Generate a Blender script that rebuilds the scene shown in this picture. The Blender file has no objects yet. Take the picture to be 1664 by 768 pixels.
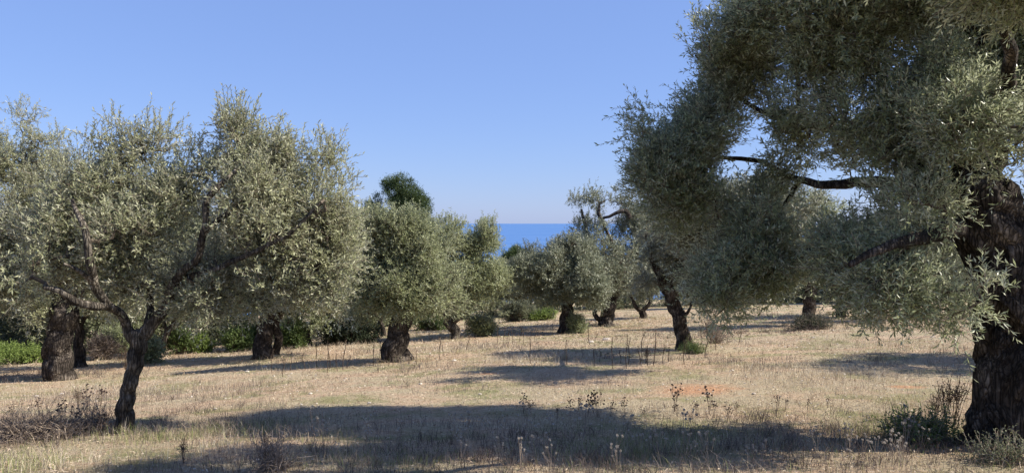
import bpy, math, random
import numpy as np

# ------------------------------------------------------------------ camera, sky, sun
IMG_W, IMG_H = 1664.0, 768.0
FOC = 1281.0                 # focal length in photo pixels
HOR = 361.0                  # row of the sea horizon
CX = 832.0
EYE = 1.65
scn = bpy.context.scene
COL = scn.collection
cam_d = bpy.data.cameras.new('camera')
cam_d.sensor_width = 36.0
cam_d.lens = 36.0 * FOC / IMG_W
cam_d.shift_y = -(384.0 - HOR) / IMG_W
cam_d.clip_start = 0.1
cam_d.clip_end = 120000.0
cam = bpy.data.objects.new('camera', cam_d)
COL.objects.link(cam)
cam.location = (0, 0, EYE)
cam.rotation_euler = (math.radians(90), 0, 0)
scn.camera = cam

SUN_EL = math.radians(40.0)
SUN_AZ = math.radians(96.0)          # clockwise from straight ahead (+Y) towards the right (+X)
world = bpy.data.worlds.new('World')
scn.world = world
world.use_nodes = True
wt = world.node_tree
bg = wt.nodes['Background']
sky = wt.nodes.new('ShaderNodeTexSky')
sky.sky_type = 'NISHITA'
sky.sun_disc = False
sky.sun_elevation = SUN_EL
sky.sun_rotation = SUN_AZ
sky.altitude = 150.0
sky.air_density = 1.0
sky.dust_density = 0.3
sky.ozone_density = 2.0
tint = wt.nodes.new('ShaderNodeMixRGB')
tint.blend_type = 'MULTIPLY'
tint.inputs['Fac'].default_value = 1.0
tint.inputs['Color2'].default_value = (0.86, 0.93, 1.17, 1)
wt.links.new(sky.outputs['Color'], tint.inputs['Color1'])
pale = wt.nodes.new('ShaderNodeMixRGB')
pale.inputs['Fac'].default_value = 0.45
pale.inputs['Color2'].default_value = (3.0, 4.7, 9.9, 1)
wt.links.new(tint.outputs['Color'], pale.inputs['Color1'])
wt.links.new(pale.outputs['Color'], bg.inputs['Color'])
bg.inputs['Strength'].default_value = 0.06

sun_d = bpy.data.lights.new('sun', 'SUN')
sun_d.energy = 5.0
sun_d.angle = math.radians(0.53)
sun_d.color = (1.0, 0.93, 0.82)
sun = bpy.data.objects.new('sun', sun_d)
COL.objects.link(sun)
sun.rotation_euler = (math.radians(90) - SUN_EL, 0, math.radians(180) - SUN_AZ)
scn.view_settings.view_transform = 'Standard'
scn.view_settings.look = 'None'
scn.view_settings.gamma = 1.0
scn.view_settings.exposure = 0.92
scn.cycles.max_bounces = 5
scn.cycles.diffuse_bounces = 3
scn.cycles.glossy_bounces = 2
scn.cycles.transmission_bounces = 3
scn.cycles.transparent_max_bounces = 4
scn.cycles.caustics_reflective = False
scn.cycles.caustics_refractive = False

RNG = np.random.default_rng(7)
R = random.Random(5)

# ------------------------------------------------------------------ terrain
def sm(t):
    t = np.clip(t, 0, 1)
    return t * t * (3 - 2 * t)

_k = np.random.default_rng(3)
_KV = _k.normal(size=(9, 2)); _KP = _k.uniform(0, 6.28, 9)
def bumps(x, y, s):
    v = 0
    for i in range(9):
        v = v + np.sin((_KV[i, 0] * x + _KV[i, 1] * y) / s + _KP[i])
    return v / 4.5

_K3 = _k.normal(size=(10, 3)); _P3 = _k.uniform(0, 6.28, 10)
def noise3(p, s, off=0.0):
    v = 0
    for i in range(10):
        v = v + np.sin((p @ _K3[i]) / s + _P3[i] + off * (i + 1))
    return v / 4.5

def ground(x, y):
    x = np.asarray(x, float); y = np.asarray(y, float)
    yy = np.maximum(y, 0)
    z = -0.08 * yy
    w = sm((yy - 3) / 14)
    z = z + w * np.where(x > 0, 0.028 * np.minimum(x, 60), 0.05 * np.maximum(x, -30))
    z = z + 0.045 * bumps(x, y, 2.6) * sm((yy - 2) / 8) + 0.012 * bumps(x + 31, y - 7, 0.6)
    z = z + 0.12 * bumps(x, y, 9.0) * sm((yy - 14) / 20)
    drop = np.maximum(np.hypot(x * 0.8, yy) - 75, 0)
    z = z - 0.0022 * np.minimum(drop, 90) ** 2 - 0.40 * np.maximum(drop - 90, 0)
    return np.maximum(z, -170.0)

def gz(x, y):
    return float(ground(x, y))

def P(px, py, d):
    return np.array([(px - CX) / FOC * d, d, EYE + (HOR - py) / FOC * d])

def ground_at(px, py):
    lo = 3.0
    d = 3.0
    while d < 150:
        p = P(px, py, d)
        if p[2] < gz(p[0], p[1]):
            break
        lo = d
        d += 0.25
    hi = d
    for _ in range(20):
        m = (lo + hi) / 2
        p = P(px, py, m)
        if p[2] < gz(p[0], p[1]): hi = m
        else: lo = m
    p = P(px, py, hi)
    return np.array([p[0], p[1], gz(p[0], p[1])])

def to_px(p):
    return CX + p[0] / p[1] * FOC, HOR - (p[2] - EYE) / p[1] * FOC

# ------------------------------------------------------------------ materials
def mat_new(name):
    m = bpy.data.materials.new(name)
    m.use_nodes = True
    nt = m.node_tree
    nt.nodes.clear()
    out = nt.nodes.new('ShaderNodeOutputMaterial')
    return m, nt, out

def N(nt, t, **kw):
    n = nt.nodes.new(t)
    for k, v in kw.items():
        if k in n.inputs: n.inputs[k].default_value = v
        else: setattr(n, k, v)
    return n

def ramp(nt, fac, stops):
    r = nt.nodes.new('ShaderNodeValToRGB')
    e = r.color_ramp.elements
    while len(e) < len(stops): e.new(0.5)
    for i, (p, c) in enumerate(stops):
        e[i].position = p
        e[i].color = (*c, 1) if len(c) == 3 else c
    nt.links.new(fac, r.inputs['Fac'])
    return r.outputs['Color']

def mix(nt, fac, a, b, mode='MIX'):
    n = nt.nodes.new('ShaderNodeMixRGB'); n.blend_type = mode
    for s, v in (('Fac', fac), ('Color1', a), ('Color2', b)):
        if isinstance(v, (int, float)): n.inputs[s].default_value = v
        elif isinstance(v, tuple): n.inputs[s].default_value = (*v, 1)
        else: nt.links.new(v, n.inputs[s])
    return n.outputs['Color']

def leaf_material(name, dark, mid, light, under, trans=0.25, rough=0.45, spec=0.5, under_f=0.75, odd=(0.35, 0.30, 0.08)):
    m, nt, out = mat_new(name)
    a = N(nt, 'ShaderNodeAttribute', attribute_name='rnd')
    top = ramp(nt, a.outputs['Fac'], [(0.0, dark), (0.5, mid), (0.90, light), (0.95, odd)])
    geo = N(nt, 'ShaderNodeNewGeometry')
    mul = N(nt, 'ShaderNodeMath', operation='MULTIPLY'); mul.inputs[1].default_value = under_f
    nt.links.new(geo.outputs['Backfacing'], mul.inputs[0])
    c = mix(nt, mul.outputs[0], top, under)
    p = N(nt, 'ShaderNodeBsdfPrincipled')
    p.inputs['Roughness'].default_value = rough
    p.inputs['Specular IOR Level'].default_value = spec
    nt.links.new(c, p.inputs['Base Color'])
    t = N(nt, 'ShaderNodeBsdfTranslucent')
    tc = mix(nt, 0.5, c, light)
    nt.links.new(tc, t.inputs['Color'])
    s = N(nt, 'ShaderNodeMixShader'); s.inputs[0].default_value = trans
    nt.links.new(p.outputs[0], s.inputs[1]); nt.links.new(t.outputs[0], s.inputs[2])
    nt.links.new(s.outputs[0], out.inputs[0])
    return m

def plain(name, stops, rough=0.9, spec=0.2, trans=0.0):
    """colour from the face attribute rnd"""
    m, nt, out = mat_new(name)
    a = N(nt, 'ShaderNodeAttribute', attribute_name='rnd')
    c = ramp(nt, a.outputs['Fac'], stops)
    p = N(nt, 'ShaderNodeBsdfPrincipled'); p.inputs['Roughness'].default_value = rough
    p.inputs['Specular IOR Level'].default_value = spec
    nt.links.new(c, p.inputs['Base Color'])
    if trans > 0:
        t = N(nt, 'ShaderNodeBsdfTranslucent'); nt.links.new(c, t.inputs['Color'])
        s = N(nt, 'ShaderNodeMixShader'); s.inputs[0].default_value = trans
        nt.links.new(p.outputs[0], s.inputs[1]); nt.links.new(t.outputs[0], s.inputs[2])
        nt.links.new(s.outputs[0], out.inputs[0])
    else:
        nt.links.new(p.outputs[0], out.inputs[0])
    return m

def bark_material(name, dark, mid, light, scale=1.0):
    m, nt, out = mat_new(name)
    tc = N(nt, 'ShaderNodeTexCoord')
    mp = N(nt, 'ShaderNodeMapping'); mp.inputs['Scale'].default_value = (1, 1, 0.13)
    nt.links.new(tc.outputs['Object'], mp.inputs[0])
    v = N(nt, 'ShaderNodeTexVoronoi', feature='DISTANCE_TO_EDGE'); v.inputs['Scale'].default_value = 26 * scale
    n0 = N(nt, 'ShaderNodeTexNoise'); n0.inputs['Scale'].default_value = 7 * scale; n0.inputs['Detail'].default_value = 8
    warp = mix(nt, 0.12, mp.outputs[0], n0.outputs['Color'], 'ADD')
    nt.links.new(mp.outputs[0], n0.inputs['Vector'])
    nt.links.new(warp, v.inputs['Vector'])
    n1 = N(nt, 'ShaderNodeTexNoise'); n1.inputs['Scale'].default_value = 4.5 * scale; n1.inputs['Detail'].default_value = 10
    n1.inputs['Roughness'].default_value = 0.7
    nt.links.new(tc.outputs['Object'], n1.inputs['Vector'])
    c1 = ramp(nt, n1.outputs['Fac'], [(0.36, dark), (0.52, mid), (0.62, light), (0.74, tuple(min(1, q * 1.6) for q in light))])
    crack = ramp(nt, v.outputs['Distance'], [(0.0, (0.16, 0.14, 0.12)), (0.22, (1, 1, 1))])
    c = mix(nt, 0.85, c1, crack, 'MULTIPLY')
    p = N(nt, 'ShaderNodeBsdfPrincipled'); p.inputs['Roughness'].default_value = 0.95
    p.inputs['Specular IOR Level'].default_value = 0.15
    nt.links.new(c, p.inputs['Base Color'])
    h = mix(nt, 0.6, n1.outputs['Fac'], crack, 'MULTIPLY')
    b = N(nt, 'ShaderNodeBump'); b.inputs['Strength'].default_value = 1.0; b.inputs['Distance'].default_value = 0.07
    nt.links.new(h, b.inputs['Height']); nt.links.new(b.outputs[0], p.inputs['Normal'])
    nt.links.new(p.outputs[0], out.inputs[0])
    return m

M = {}
M['olive_near'] = leaf_material('olive_leaf_near', (0.07, 0.09, 0.04), (0.21, 0.245, 0.12), (0.50, 0.53, 0.31), (0.60, 0.62, 0.50), trans=0.38, rough=0.38, spec=0.5, under_f=0.55, odd=(0.26, 0.17, 0.10))
M['olive_left'] = leaf_material('olive_leaf_pale', (0.09, 0.105, 0.045), (0.25, 0.265, 0.135), (0.49, 0.49, 0.31), (0.56, 0.55, 0.43), trans=0.35, rough=0.45, spec=0.45)
M['olive_mid'] = leaf_material('olive_leaf_grey_green', (0.085, 0.10, 0.04), (0.20, 0.225, 0.10), (0.39, 0.41, 0.23), (0.46, 0.48, 0.35), trans=0.3, rough=0.5, spec=0.4)
M['olive_far'] = leaf_material('olive_leaf_soft_grey', (0.09, 0.10, 0.055), (0.15, 0.16, 0.09), (0.24, 0.25, 0.16), (0.34, 0.35, 0.27), trans=0.25, rough=0.6, spec=0.3)
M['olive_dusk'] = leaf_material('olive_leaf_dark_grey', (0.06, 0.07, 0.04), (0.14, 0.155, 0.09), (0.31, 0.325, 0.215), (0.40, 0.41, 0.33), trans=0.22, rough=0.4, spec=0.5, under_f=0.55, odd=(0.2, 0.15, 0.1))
M['scrub'] = leaf_material('scrub_leaf', (0.05, 0.065, 0.03), (0.11, 0.125, 0.06), (0.21, 0.22, 0.12), (0.26, 0.27, 0.18), trans=0.2, rough=0.6, spec=0.3)
M['pine'] = leaf_material('pine_needles', (0.02, 0.035, 0.014), (0.05, 0.08, 0.028), (0.12, 0.16, 0.05), (0.08, 0.11, 0.04), trans=0.15, rough=0.6, spec=0.2, odd=(0.12, 0.16, 0.04))
M['shrub'] = leaf_material('shrub_leaf', (0.035, 0.055, 0.018), (0.085, 0.125, 0.032), (0.18, 0.24, 0.06), (0.14, 0.19, 0.07), trans=0.3, rough=0.5, spec=0.4, odd=(0.2, 0.26, 0.05))
M['lush'] = leaf_material('bright_leaf', (0.08, 0.12, 0.025), (0.17, 0.23, 0.05), (0.29, 0.36, 0.10), (0.2, 0.27, 0.09), trans=0.35, rough=0.5, spec=0.4, odd=(0.35, 0.42, 0.09))
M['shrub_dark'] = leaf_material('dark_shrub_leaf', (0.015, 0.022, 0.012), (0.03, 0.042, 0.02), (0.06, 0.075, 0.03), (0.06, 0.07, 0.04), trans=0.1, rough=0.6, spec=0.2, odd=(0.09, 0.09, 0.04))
M['bark'] = bark_material('olive_bark', (0.035, 0.026, 0.02), (0.10, 0.078, 0.06), (0.24, 0.20, 0.16))
M['bark_brown'] = bark_material('olive_bark_brown', (0.03, 0.025, 0.02), (0.08, 0.066, 0.055), (0.22, 0.185, 0.15))
M['bark_grey'] = bark_material('olive_bark_grey', (0.05, 0.043, 0.036), (0.15, 0.13, 0.105), (0.32, 0.28, 0.23))
M['twig'] = plain('twig', [(0, (0.05, 0.04, 0.03)), (0.6, (0.13, 0.105, 0.08)), (1, (0.27, 0.23, 0.18))])
M['twig_pale'] = plain('dry_twig', [(0, (0.16, 0.12, 0.09)), (1, (0.38, 0.31, 0.24))])
M['stalk'] = plain('dead_stalk', [(0, (0.035, 0.024, 0.018)), (0.6, (0.09, 0.062, 0.045)), (1, (0.2, 0.15, 0.11))])
M['seed'] = plain('seed_head_dark', [(0, (0.025, 0.016, 0.014)), (1, (0.07, 0.05, 0.04))])
M['fluff'] = plain('seed_head_pale', [(0, (0.32, 0.28, 0.23)), (1, (0.6, 0.55, 0.48))], trans=0.3)
M['straw'] = plain('dry_grass', [(0, (0.10, 0.08, 0.05)), (0.3, (0.30, 0.23, 0.155)), (0.7, (0.53, 0.43, 0.31)), (1, (0.80, 0.74, 0.58))], trans=0.25)
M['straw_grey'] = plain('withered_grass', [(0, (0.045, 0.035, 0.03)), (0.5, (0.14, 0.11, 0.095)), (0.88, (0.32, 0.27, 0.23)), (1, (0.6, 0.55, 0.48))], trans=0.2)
M['green'] = plain('green_grass', [(0, (0.09, 0.12, 0.04)), (0.5, (0.22, 0.25, 0.09)), (1, (0.44, 0.45, 0.20))], trans=0.3)
M['stone'] = plain('pale_limestone', [(0, (0.30, 0.25, 0.2)), (1, (0.62, 0.56, 0.48))])
M['litter'] = plain('dead_leaves', [(0, (0.12, 0.08, 0.05)), (0.5, (0.30, 0.21, 0.14)), (1, (0.55, 0.46, 0.34))])

def ground_material():
    m, nt, out = mat_new('dry_meadow_ground')
    tc = N(nt, 'ShaderNodeTexCoord')
    def noise(scale, detail=6, rough=0.6, off=0.0, sc=None):
        v = tc.outputs['Object']
        if off or sc:
            mp = N(nt, 'ShaderNodeMapping'); mp.inputs['Location'].default_value = (off, off * 1.7, 0)
            if sc: mp.inputs['Scale'].default_value = sc
            nt.links.new(v, mp.inputs[0]); v = mp.outputs[0]
        n = N(nt, 'ShaderNodeTexNoise'); n.inputs['Scale'].default_value = scale
        n.inputs['Detail'].default_value = detail; n.inputs['Roughness'].default_value = rough
        nt.links.new(v, n.inputs['Vector'])
        return n.outputs['Fac']
    base = ramp(nt, noise(28, 8, 0.75), [(0.3, (0.20, 0.155, 0.10)), (0.45, (0.37, 0.30, 0.195)), (0.6, (0.50, 0.42, 0.285)), (0.75, (0.68, 0.60, 0.46))])
    earth = ramp(nt, noise(16, 8, 0.7, 3.1), [(0.3, (0.28, 0.18, 0.11)), (0.5, (0.46, 0.33, 0.22)), (0.72, (0.64, 0.51, 0.38))])
    f1 = ramp(nt, noise(0.55, 6, 0.65, 7.7, (1, 1.8, 1)), [(0.44, (0, 0, 0)), (0.58, (0.95, 0.95, 0.95))])
    c = mix(nt, f1, base, earth)
    # bare red patch in front of the leaning tree
    green = ramp(nt, noise(30, 5, 0.7, 1.3), [(0.3, (0.10, 0.12, 0.04)), (0.7, (0.30, 0.30, 0.13))])
    f2 = ramp(nt, noise(0.8, 5, 0.7, 12.4), [(0.5, (0, 0, 0)), (0.62, (0.7, 0.7, 0.7))])
    c = mix(nt, f2, c, green)
    spk = N(nt, 'ShaderNodeTexVoronoi'); spk.inputs['Scale'].default_value = 30
    nt.links.new(tc.outputs['Object'], spk.inputs['Vector'])
    sp = ramp(nt, spk.outputs['Distance'], [(0.10, (1, 1, 1)), (0.16, (0, 0, 0))])
    nm = ramp(nt, noise(3.0, 4, 0.6, 5.0), [(0.5, (0, 0, 0)), (0.62, (0.8, 0.8, 0.8))])
    f3 = mix(nt, 1.0, sp, nm, 'MULTIPLY')
    c = mix(nt, f3, c, (0.58, 0.49, 0.39))
    for (x, y, rx, ry) in RED:
        mp = N(nt, 'ShaderNodeMapping'); mp.inputs['Location'].default_value = (-x / rx, -y / ry, 0)
        mp.inputs['Scale'].default_value = (1 / rx, 1 / ry, 0.0)
        nt.links.new(tc.outputs['Object'], mp.inputs[0])
        ln = N(nt, 'ShaderNodeVectorMath', operation='LENGTH'); nt.links.new(mp.outputs[0], ln.inputs[0])
        ad = N(nt, 'ShaderNodeMath', operation='MULTIPLY_ADD'); ad.inputs[1].default_value = 1.6
        nt.links.new(noise(3.2, 7, 0.7, x), ad.inputs[0]); nt.links.new(ln.outputs['Value'], ad.inputs[2])
        f = ramp(nt, ad.outputs[0], [(0.95, (1, 1, 1)), (1.0, (0.0, 0.0, 0.0))]) if False else None
        mr = N(nt, 'ShaderNodeMapRange'); mr.inputs['From Min'].default_value = 1.9; mr.inputs['From Max'].default_value = 1.2
        nt.links.new(ad.outputs[0], mr.inputs['Value'])
        red = ramp(nt, noise(22, 8, 0.7, 2.2), [(0.3, (0.26, 0.13, 0.07)), (0.5, (0.48, 0.27, 0.15)), (0.7, (0.62, 0.42, 0.27))])
        c = mix(nt, mr.outputs[0], c, red)
    p = N(nt, 'ShaderNodeBsdfPrincipled'); p.inputs['Roughness'].default_value = 0.95
    p.inputs['Specular IOR Level'].default_value = 0.1
    nt.links.new(c, p.inputs['Base Color'])
    b = N(nt, 'ShaderNodeBump'); b.inputs['Strength'].default_value = 1.0; b.inputs['Distance'].default_value = 0.05
    hh = mix(nt, 0.5, noise(30, 8, 0.75), noise(7, 5, 0.6), 'ADD')
    nt.links.new(hh, b.inputs['Height']); nt.links.new(b.outputs[0], p.inputs['Normal'])
    nt.links.new(p.outputs[0], out.inputs[0])
    return m

# ------------------------------------------------------------------ mesh helpers
def make_mesh(name, parts, mats, smooth=False):
    """parts: list of (verts (n,3), faces (m,k), material index, rnd (m,))"""
    vs, loops, starts, mi, rn = [], [], [], [], []
    vo = 0; lo = 0
    for v, f, k, r in parts:
        if len(f) == 0: continue
        vs.append(v); loops.append((f + vo).ravel())
        starts.append(lo + np.arange(len(f)) * f.shape[1])
        mi.append(np.full(len(f), k, np.int32))
        rn.append(np.broadcast_to(np.asarray(r, np.float32), (len(f),)))
        vo += len(v); lo += f.size
    me = bpy.data.meshes.new(name)
    v = np.concatenate(vs).astype(np.float32)
    me.vertices.add(len(v)); me.vertices.foreach_set('co', v.ravel())
    l = np.concatenate(loops).astype(np.int32)
    me.loops.add(len(l)); me.loops.foreach_set('vertex_index', l)
    s = np.concatenate(starts).astype(np.int32)
    me.polygons.add(len(s)); me.polygons.foreach_set('loop_start', s)
    me.polygons.foreach_set('material_index', np.concatenate(mi))
    me.polygons.foreach_set('use_smooth', np.full(len(s), smooth, bool))
    a = me.attributes.new('rnd', 'FLOAT', 'FACE')
    a.data.foreach_set('value', np.concatenate(rn).astype(np.float32))
    for m in mats: me.materials.append(m)
    me.update(calc_edges=True)
    return me

def tag(o, label=None, cat=None, group=None, kind=None):
    if label: o['label'] = label
    if cat: o['category'] = cat
    if group: o['group'] = group
    if kind: o['kind'] = kind
    return o

def obj(name, me, parent=None, loc=(0, 0, 0), rz=0.0, sc=1.0):
    o = bpy.data.objects.new(name, me)
    COL.objects.link(o)
    o.location = loc; o.rotation_euler = (0, 0, rz); o.scale = (sc, sc, sc)
    if parent: o.parent = parent
    return o

def copy_tree(o, loc, rz, sc):
    r = o.copy(); COL.objects.link(r)
    r.location = loc; r.rotation_euler = (0, 0, rz); r.scale = sc if isinstance(sc, tuple) else (sc, sc, sc)
    for ch in o.children:
        c = ch.copy(); COL.objects.link(c); c.parent = r
        c.matrix_parent_inverse = ch.matrix_parent_inverse.copy()
    return r

def nrm(v):
    return v / np.maximum(np.linalg.norm(v, axis=-1, keepdims=True), 1e-9)

def prisms(A, B, ra, rb, k=4):
    """straight tapered pieces between points A and B"""
    n = len(A)
    d = nrm(B - A)
    h = np.where(np.abs(d[:, 2:3]) > 0.8, np.array([[1.0, 0, 0]]), np.array([[0, 0, 1.0]]))
    u = nrm(np.cross(d, h)); w = np.cross(d, u)
    th = np.arange(k) * 2 * math.pi / k
    ring = u[:, None] * np.cos(th)[None, :, None] + w[:, None] * np.sin(th)[None, :, None]
    ra = np.broadcast_to(ra, (n,)); rb = np.broadcast_to(rb, (n,))
    v = np.concatenate([A[:, None] + ring * ra[:, None, None], B[:, None] + ring * rb[:, None, None]], 1)
    i = np.arange(k); j = (i + 1) % k
    f = np.stack([i, j, j + k, i + k], 1)
    f = (f[None] + (np.arange(n) * 2 * k)[:, None, None]).reshape(-1, 4)
    return v.reshape(-1, 3), f

def spline(pts, step):
    """Catmull-Rom through rows of pts (any columns)"""
    p = np.asarray(pts, float)
    q = np.vstack([2 * p[0] - p[1], p, 2 * p[-1] - p[-2]])
    out = []
    for i in range(1, len(q) - 2):
        L = np.linalg.norm(q[i + 1, :3] - q[i, :3])
        n = max(2, int(L / step))
        for t in np.arange(n) / n:
            out.append(0.5 * ((2 * q[i]) + (-q[i - 1] + q[i + 1]) * t + (2 * q[i - 1] - 5 * q[i] + 4 * q[i + 1] - q[i + 2]) * t * t + (-q[i - 1] + 3 * q[i] - 3 * q[i + 1] + q[i + 2]) * t ** 3))
    out.append(p[-1])
    return np.array(out)

def trunk_tube(path, sides=28, gnarl=0.16, seed=0.0, flare=0.0, jitter=0.0):
    """path rows: x y z r, already resampled. Ridged, twisted, knotty surface."""
    c = path[:, :3].copy(); r = np.maximum(path[:, 3], 0.003)
    n = len(c)
    if jitter:
        s = np.arange(n)
        c[1:-1] += np.stack([np.sin(s * 0.9 + seed * 3), np.cos(s * 0.7 + seed * 5), 0.4 * np.sin(s * 1.3 + seed)], 1)[1:-1] * r[1:-1, None] * jitter
    t = nrm(np.gradient(c, axis=0))
    u = nrm(np.cross(t[0], [0.2, 1, 0.1]))
    us = []
    for i in range(n):
        u = nrm(u - t[i] * np.dot(u, t[i])); us.append(u)
    us = np.array(us); ws = np.cross(t, us)
    th = np.arange(sides) * 2 * math.pi / sides
    S = np.concatenate([[0], np.cumsum(np.linalg.norm(np.diff(c, axis=0), axis=1))])
    rr = r[:, None] * np.ones(sides)[None]
    if flare:
        rr = rr * (1 + flare * np.exp(-S / 0.22)[:, None] * (0.55 + 0.45 * np.cos(th * 5 + seed)[None]))
    tw = th[None] + 0.5 * np.sin(S * 1.3 + seed)[:, None]
    q = np.stack([np.cos(tw) * 1.3, np.sin(tw) * 1.3, np.broadcast_to(S[:, None] * 1.2, tw.shape)], -1).reshape(-1, 3)
    g = noise3(q, 0.55, seed).reshape(n, sides)
    g2 = noise3(q * np.array([2.6, 2.6, 1.0]), 0.42, seed + 2.2).reshape(n, sides)
    q3 = np.stack([np.cos(tw), np.sin(tw), np.broadcast_to(S[:, None] * 4, tw.shape)], -1).reshape(-1, 3)
    g3 = noise3(q3 * 3, 0.5, seed + 4).reshape(n, sides)
    rr = rr * (1 + gnarl * g + gnarl * 0.75 * (np.abs(g2) - 0.5) + gnarl * 0.25 * g3)
    if sides >= 30:
        q4 = np.stack([np.cos(tw) * 5, np.sin(tw) * 5, np.broadcast_to(S[:, None] * 2.2, tw.shape)], -1).reshape(-1, 3)
        g4 = noise3(q4, 0.5, seed + 7).reshape(n, sides)
        rr = rr * (1 - 0.10 * np.exp(-(g4 / 0.16) ** 2) + 0.03 * noise3(q4 * [1, 1, 3], .22, seed + 9).reshape(n, sides))
    v = c[:, None] + (us[:, None] * np.cos(th)[None, :, None] + ws[:, None] * np.sin(th)[None, :, None]) * rr[..., None]
    i = np.arange(sides); j = (i + 1) % sides
    f = np.stack([i, j, j + sides, i + sides], 1)
    f = (f[None] + (np.arange(n - 1) * sides)[:, None, None]).reshape(-1, 4)
    v = np.vstack([v.reshape(-1, 3), c[-1:] + t[-1:] * r[-1] * 0.5])
    k = len(v) - 1
    cap = np.stack([i + (n - 1) * sides, j + (n - 1) * sides, np.full(sides, k)], 1)
    return v, f, cap

def leaves(pos, d, up, L, W, fold=0.15):
    """rhombic leaf quads at pos pointing along d; up = approximate face normal"""
    s = nrm(np.cross(d, up)); nn = np.cross(s, d)
    n = len(pos)
    L = np.broadcast_to(L, (n,))[:, None]; W = np.broadcast_to(W, (n,))[:, None]
    v0 = pos; v2 = pos + d * L
    m = pos + d * L * 0.5 + nn * W * fold
    v1 = m + s * W * 0.5; v3 = m - s * W * 0.5
    v = np.stack([v0, v1, v2, v3], 1).reshape(-1, 3)
    f = np.arange(4 * n).reshape(n, 4)
    return v, f

def rand_unit(n, rng):
    return nrm(rng.normal(size=(n, 3)))

# ------------------------------------------------------------------ foliage
def foliage(tufts, out_dir, rng, leaf, wid, twigs, per, tl=(0.14, 0.34), up=0.35, spread=0.75, stems=True, droop=0.25, tr=0.09):
    """leafy twigs round each tuft centre; returns mesh parts (leaves slot 0, stems slot 1)"""
    n = len(tufts)
    idx = np.repeat(np.arange(n), twigs)
    T = len(idx)
    st = tufts[idx] + rng.normal(size=(T, 3)) * tr
    d = nrm(out_dir[idx] * 0.75 + np.array([0, 0, up]) + rand_unit(T, rng) * spread)
    Lt = rng.uniform(tl[0], tl[1], T)
    k = np.arange(per)
    t = (k + 0.5) / per
    # curved axis
    sag = rng.uniform(-0.5, 1.0, T) * droop
    pos = st[:, None] + d[:, None] * (t[None, :, None] * Lt[:, None, None])
    pos[:, :, 2] -= (sag[:, None] * Lt[:, None]) * t[None] ** 2
    h = rand_unit(T, rng)
    u = nrm(np.cross(d, h)); w = np.cross(d, u)
    ang = k * (math.pi / 2 + 0.25) + np.where(k % 2 == 0, 0, math.pi) * 1.0
    ang = ang[None] + rng.uniform(-0.35, 0.35, (T, per))
    perp = u[:, None] * np.cos(ang)[..., None] + w[:, None] * np.sin(ang)[..., None]
    op = rng.uniform(0.45, 1.0, (T, per, 1))
    ld = nrm(d[:, None] * (1 - 0.45 * op) + perp * op)
    up_v = nrm(d[:, None] * 0.8 - perp * 0.5 + rng.normal(size=(T, per, 3)) * 0.35 + np.array([0, 0, 0.5]))
    L = leaf * rng.uniform(0.65, 1.2, T * per) 
    W = wid * rng.uniform(0.75, 1.2, T * per)
    v, f = leaves(pos.reshape(-1, 3), ld.reshape(-1, 3), up_v.reshape(-1, 3), L, W)
    tone = np.clip(0.5 + 0.25 * noise3(tufts, 0.6, 1.0), 0, 1)[idx]
    r = np.clip(np.repeat(tone * 0.45, per) + rng.uniform(0, 0.55, T * per), 0, 1)
    parts = [(v, f, 0, r)]
    if stems:
        mid = st + d * (Lt * 0.5)[:, None]; mid[:, 2] -= sag * Lt * 0.25
        end = st + d * Lt[:, None]; end[:, 2] -= sag * Lt
        v, f = prisms(np.vstack([st, mid]), np.vstack([mid, end]), 0.0028, 0.0016, 3)
        parts.append((v, f, 1, rng.uniform(0, 1, len(f))))
    return parts

def sample_lobes(lobes, n, rng, thin=0.1, s=0.45, seed=0.0):
    """points in ellipsoids (c, (rx,ry,rz), weight), biased to the shell; noise opens gaps"""
    vol = np.array([l[1][0] * l[1][1] * l[1][2] * l[2] for l in lobes]) ** 0.8
    cnt = rng.multinomial(int(n * 1.9), vol / vol.sum())
    P_, D_ = [], []
    for (c, r, w), k in zip(lobes, cnt):
        u = rand_unit(k, rng)
        rad = rng.uniform(0.0, 1, k) ** 0.42
        lump = 1 + 0.16 * noise3(u * 1.0, 0.45, seed + c[0])
        q = u * np.asarray(r) * (rad * lump)[:, None]
        P_.append(np.asarray(c) + q); D_.append(nrm(u * np.array([1, 1, 0.9])))
    P_ = np.vstack(P_); D_ = np.vstack(D_)
    nz = noise3(P_, s, seed)
    keep = nz > np.quantile(nz, thin)
    P_, D_ = P_[keep], D_[keep]
    sel = rng.permutation(len(P_))[:n]
    return P_[sel], D_[sel]

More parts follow.
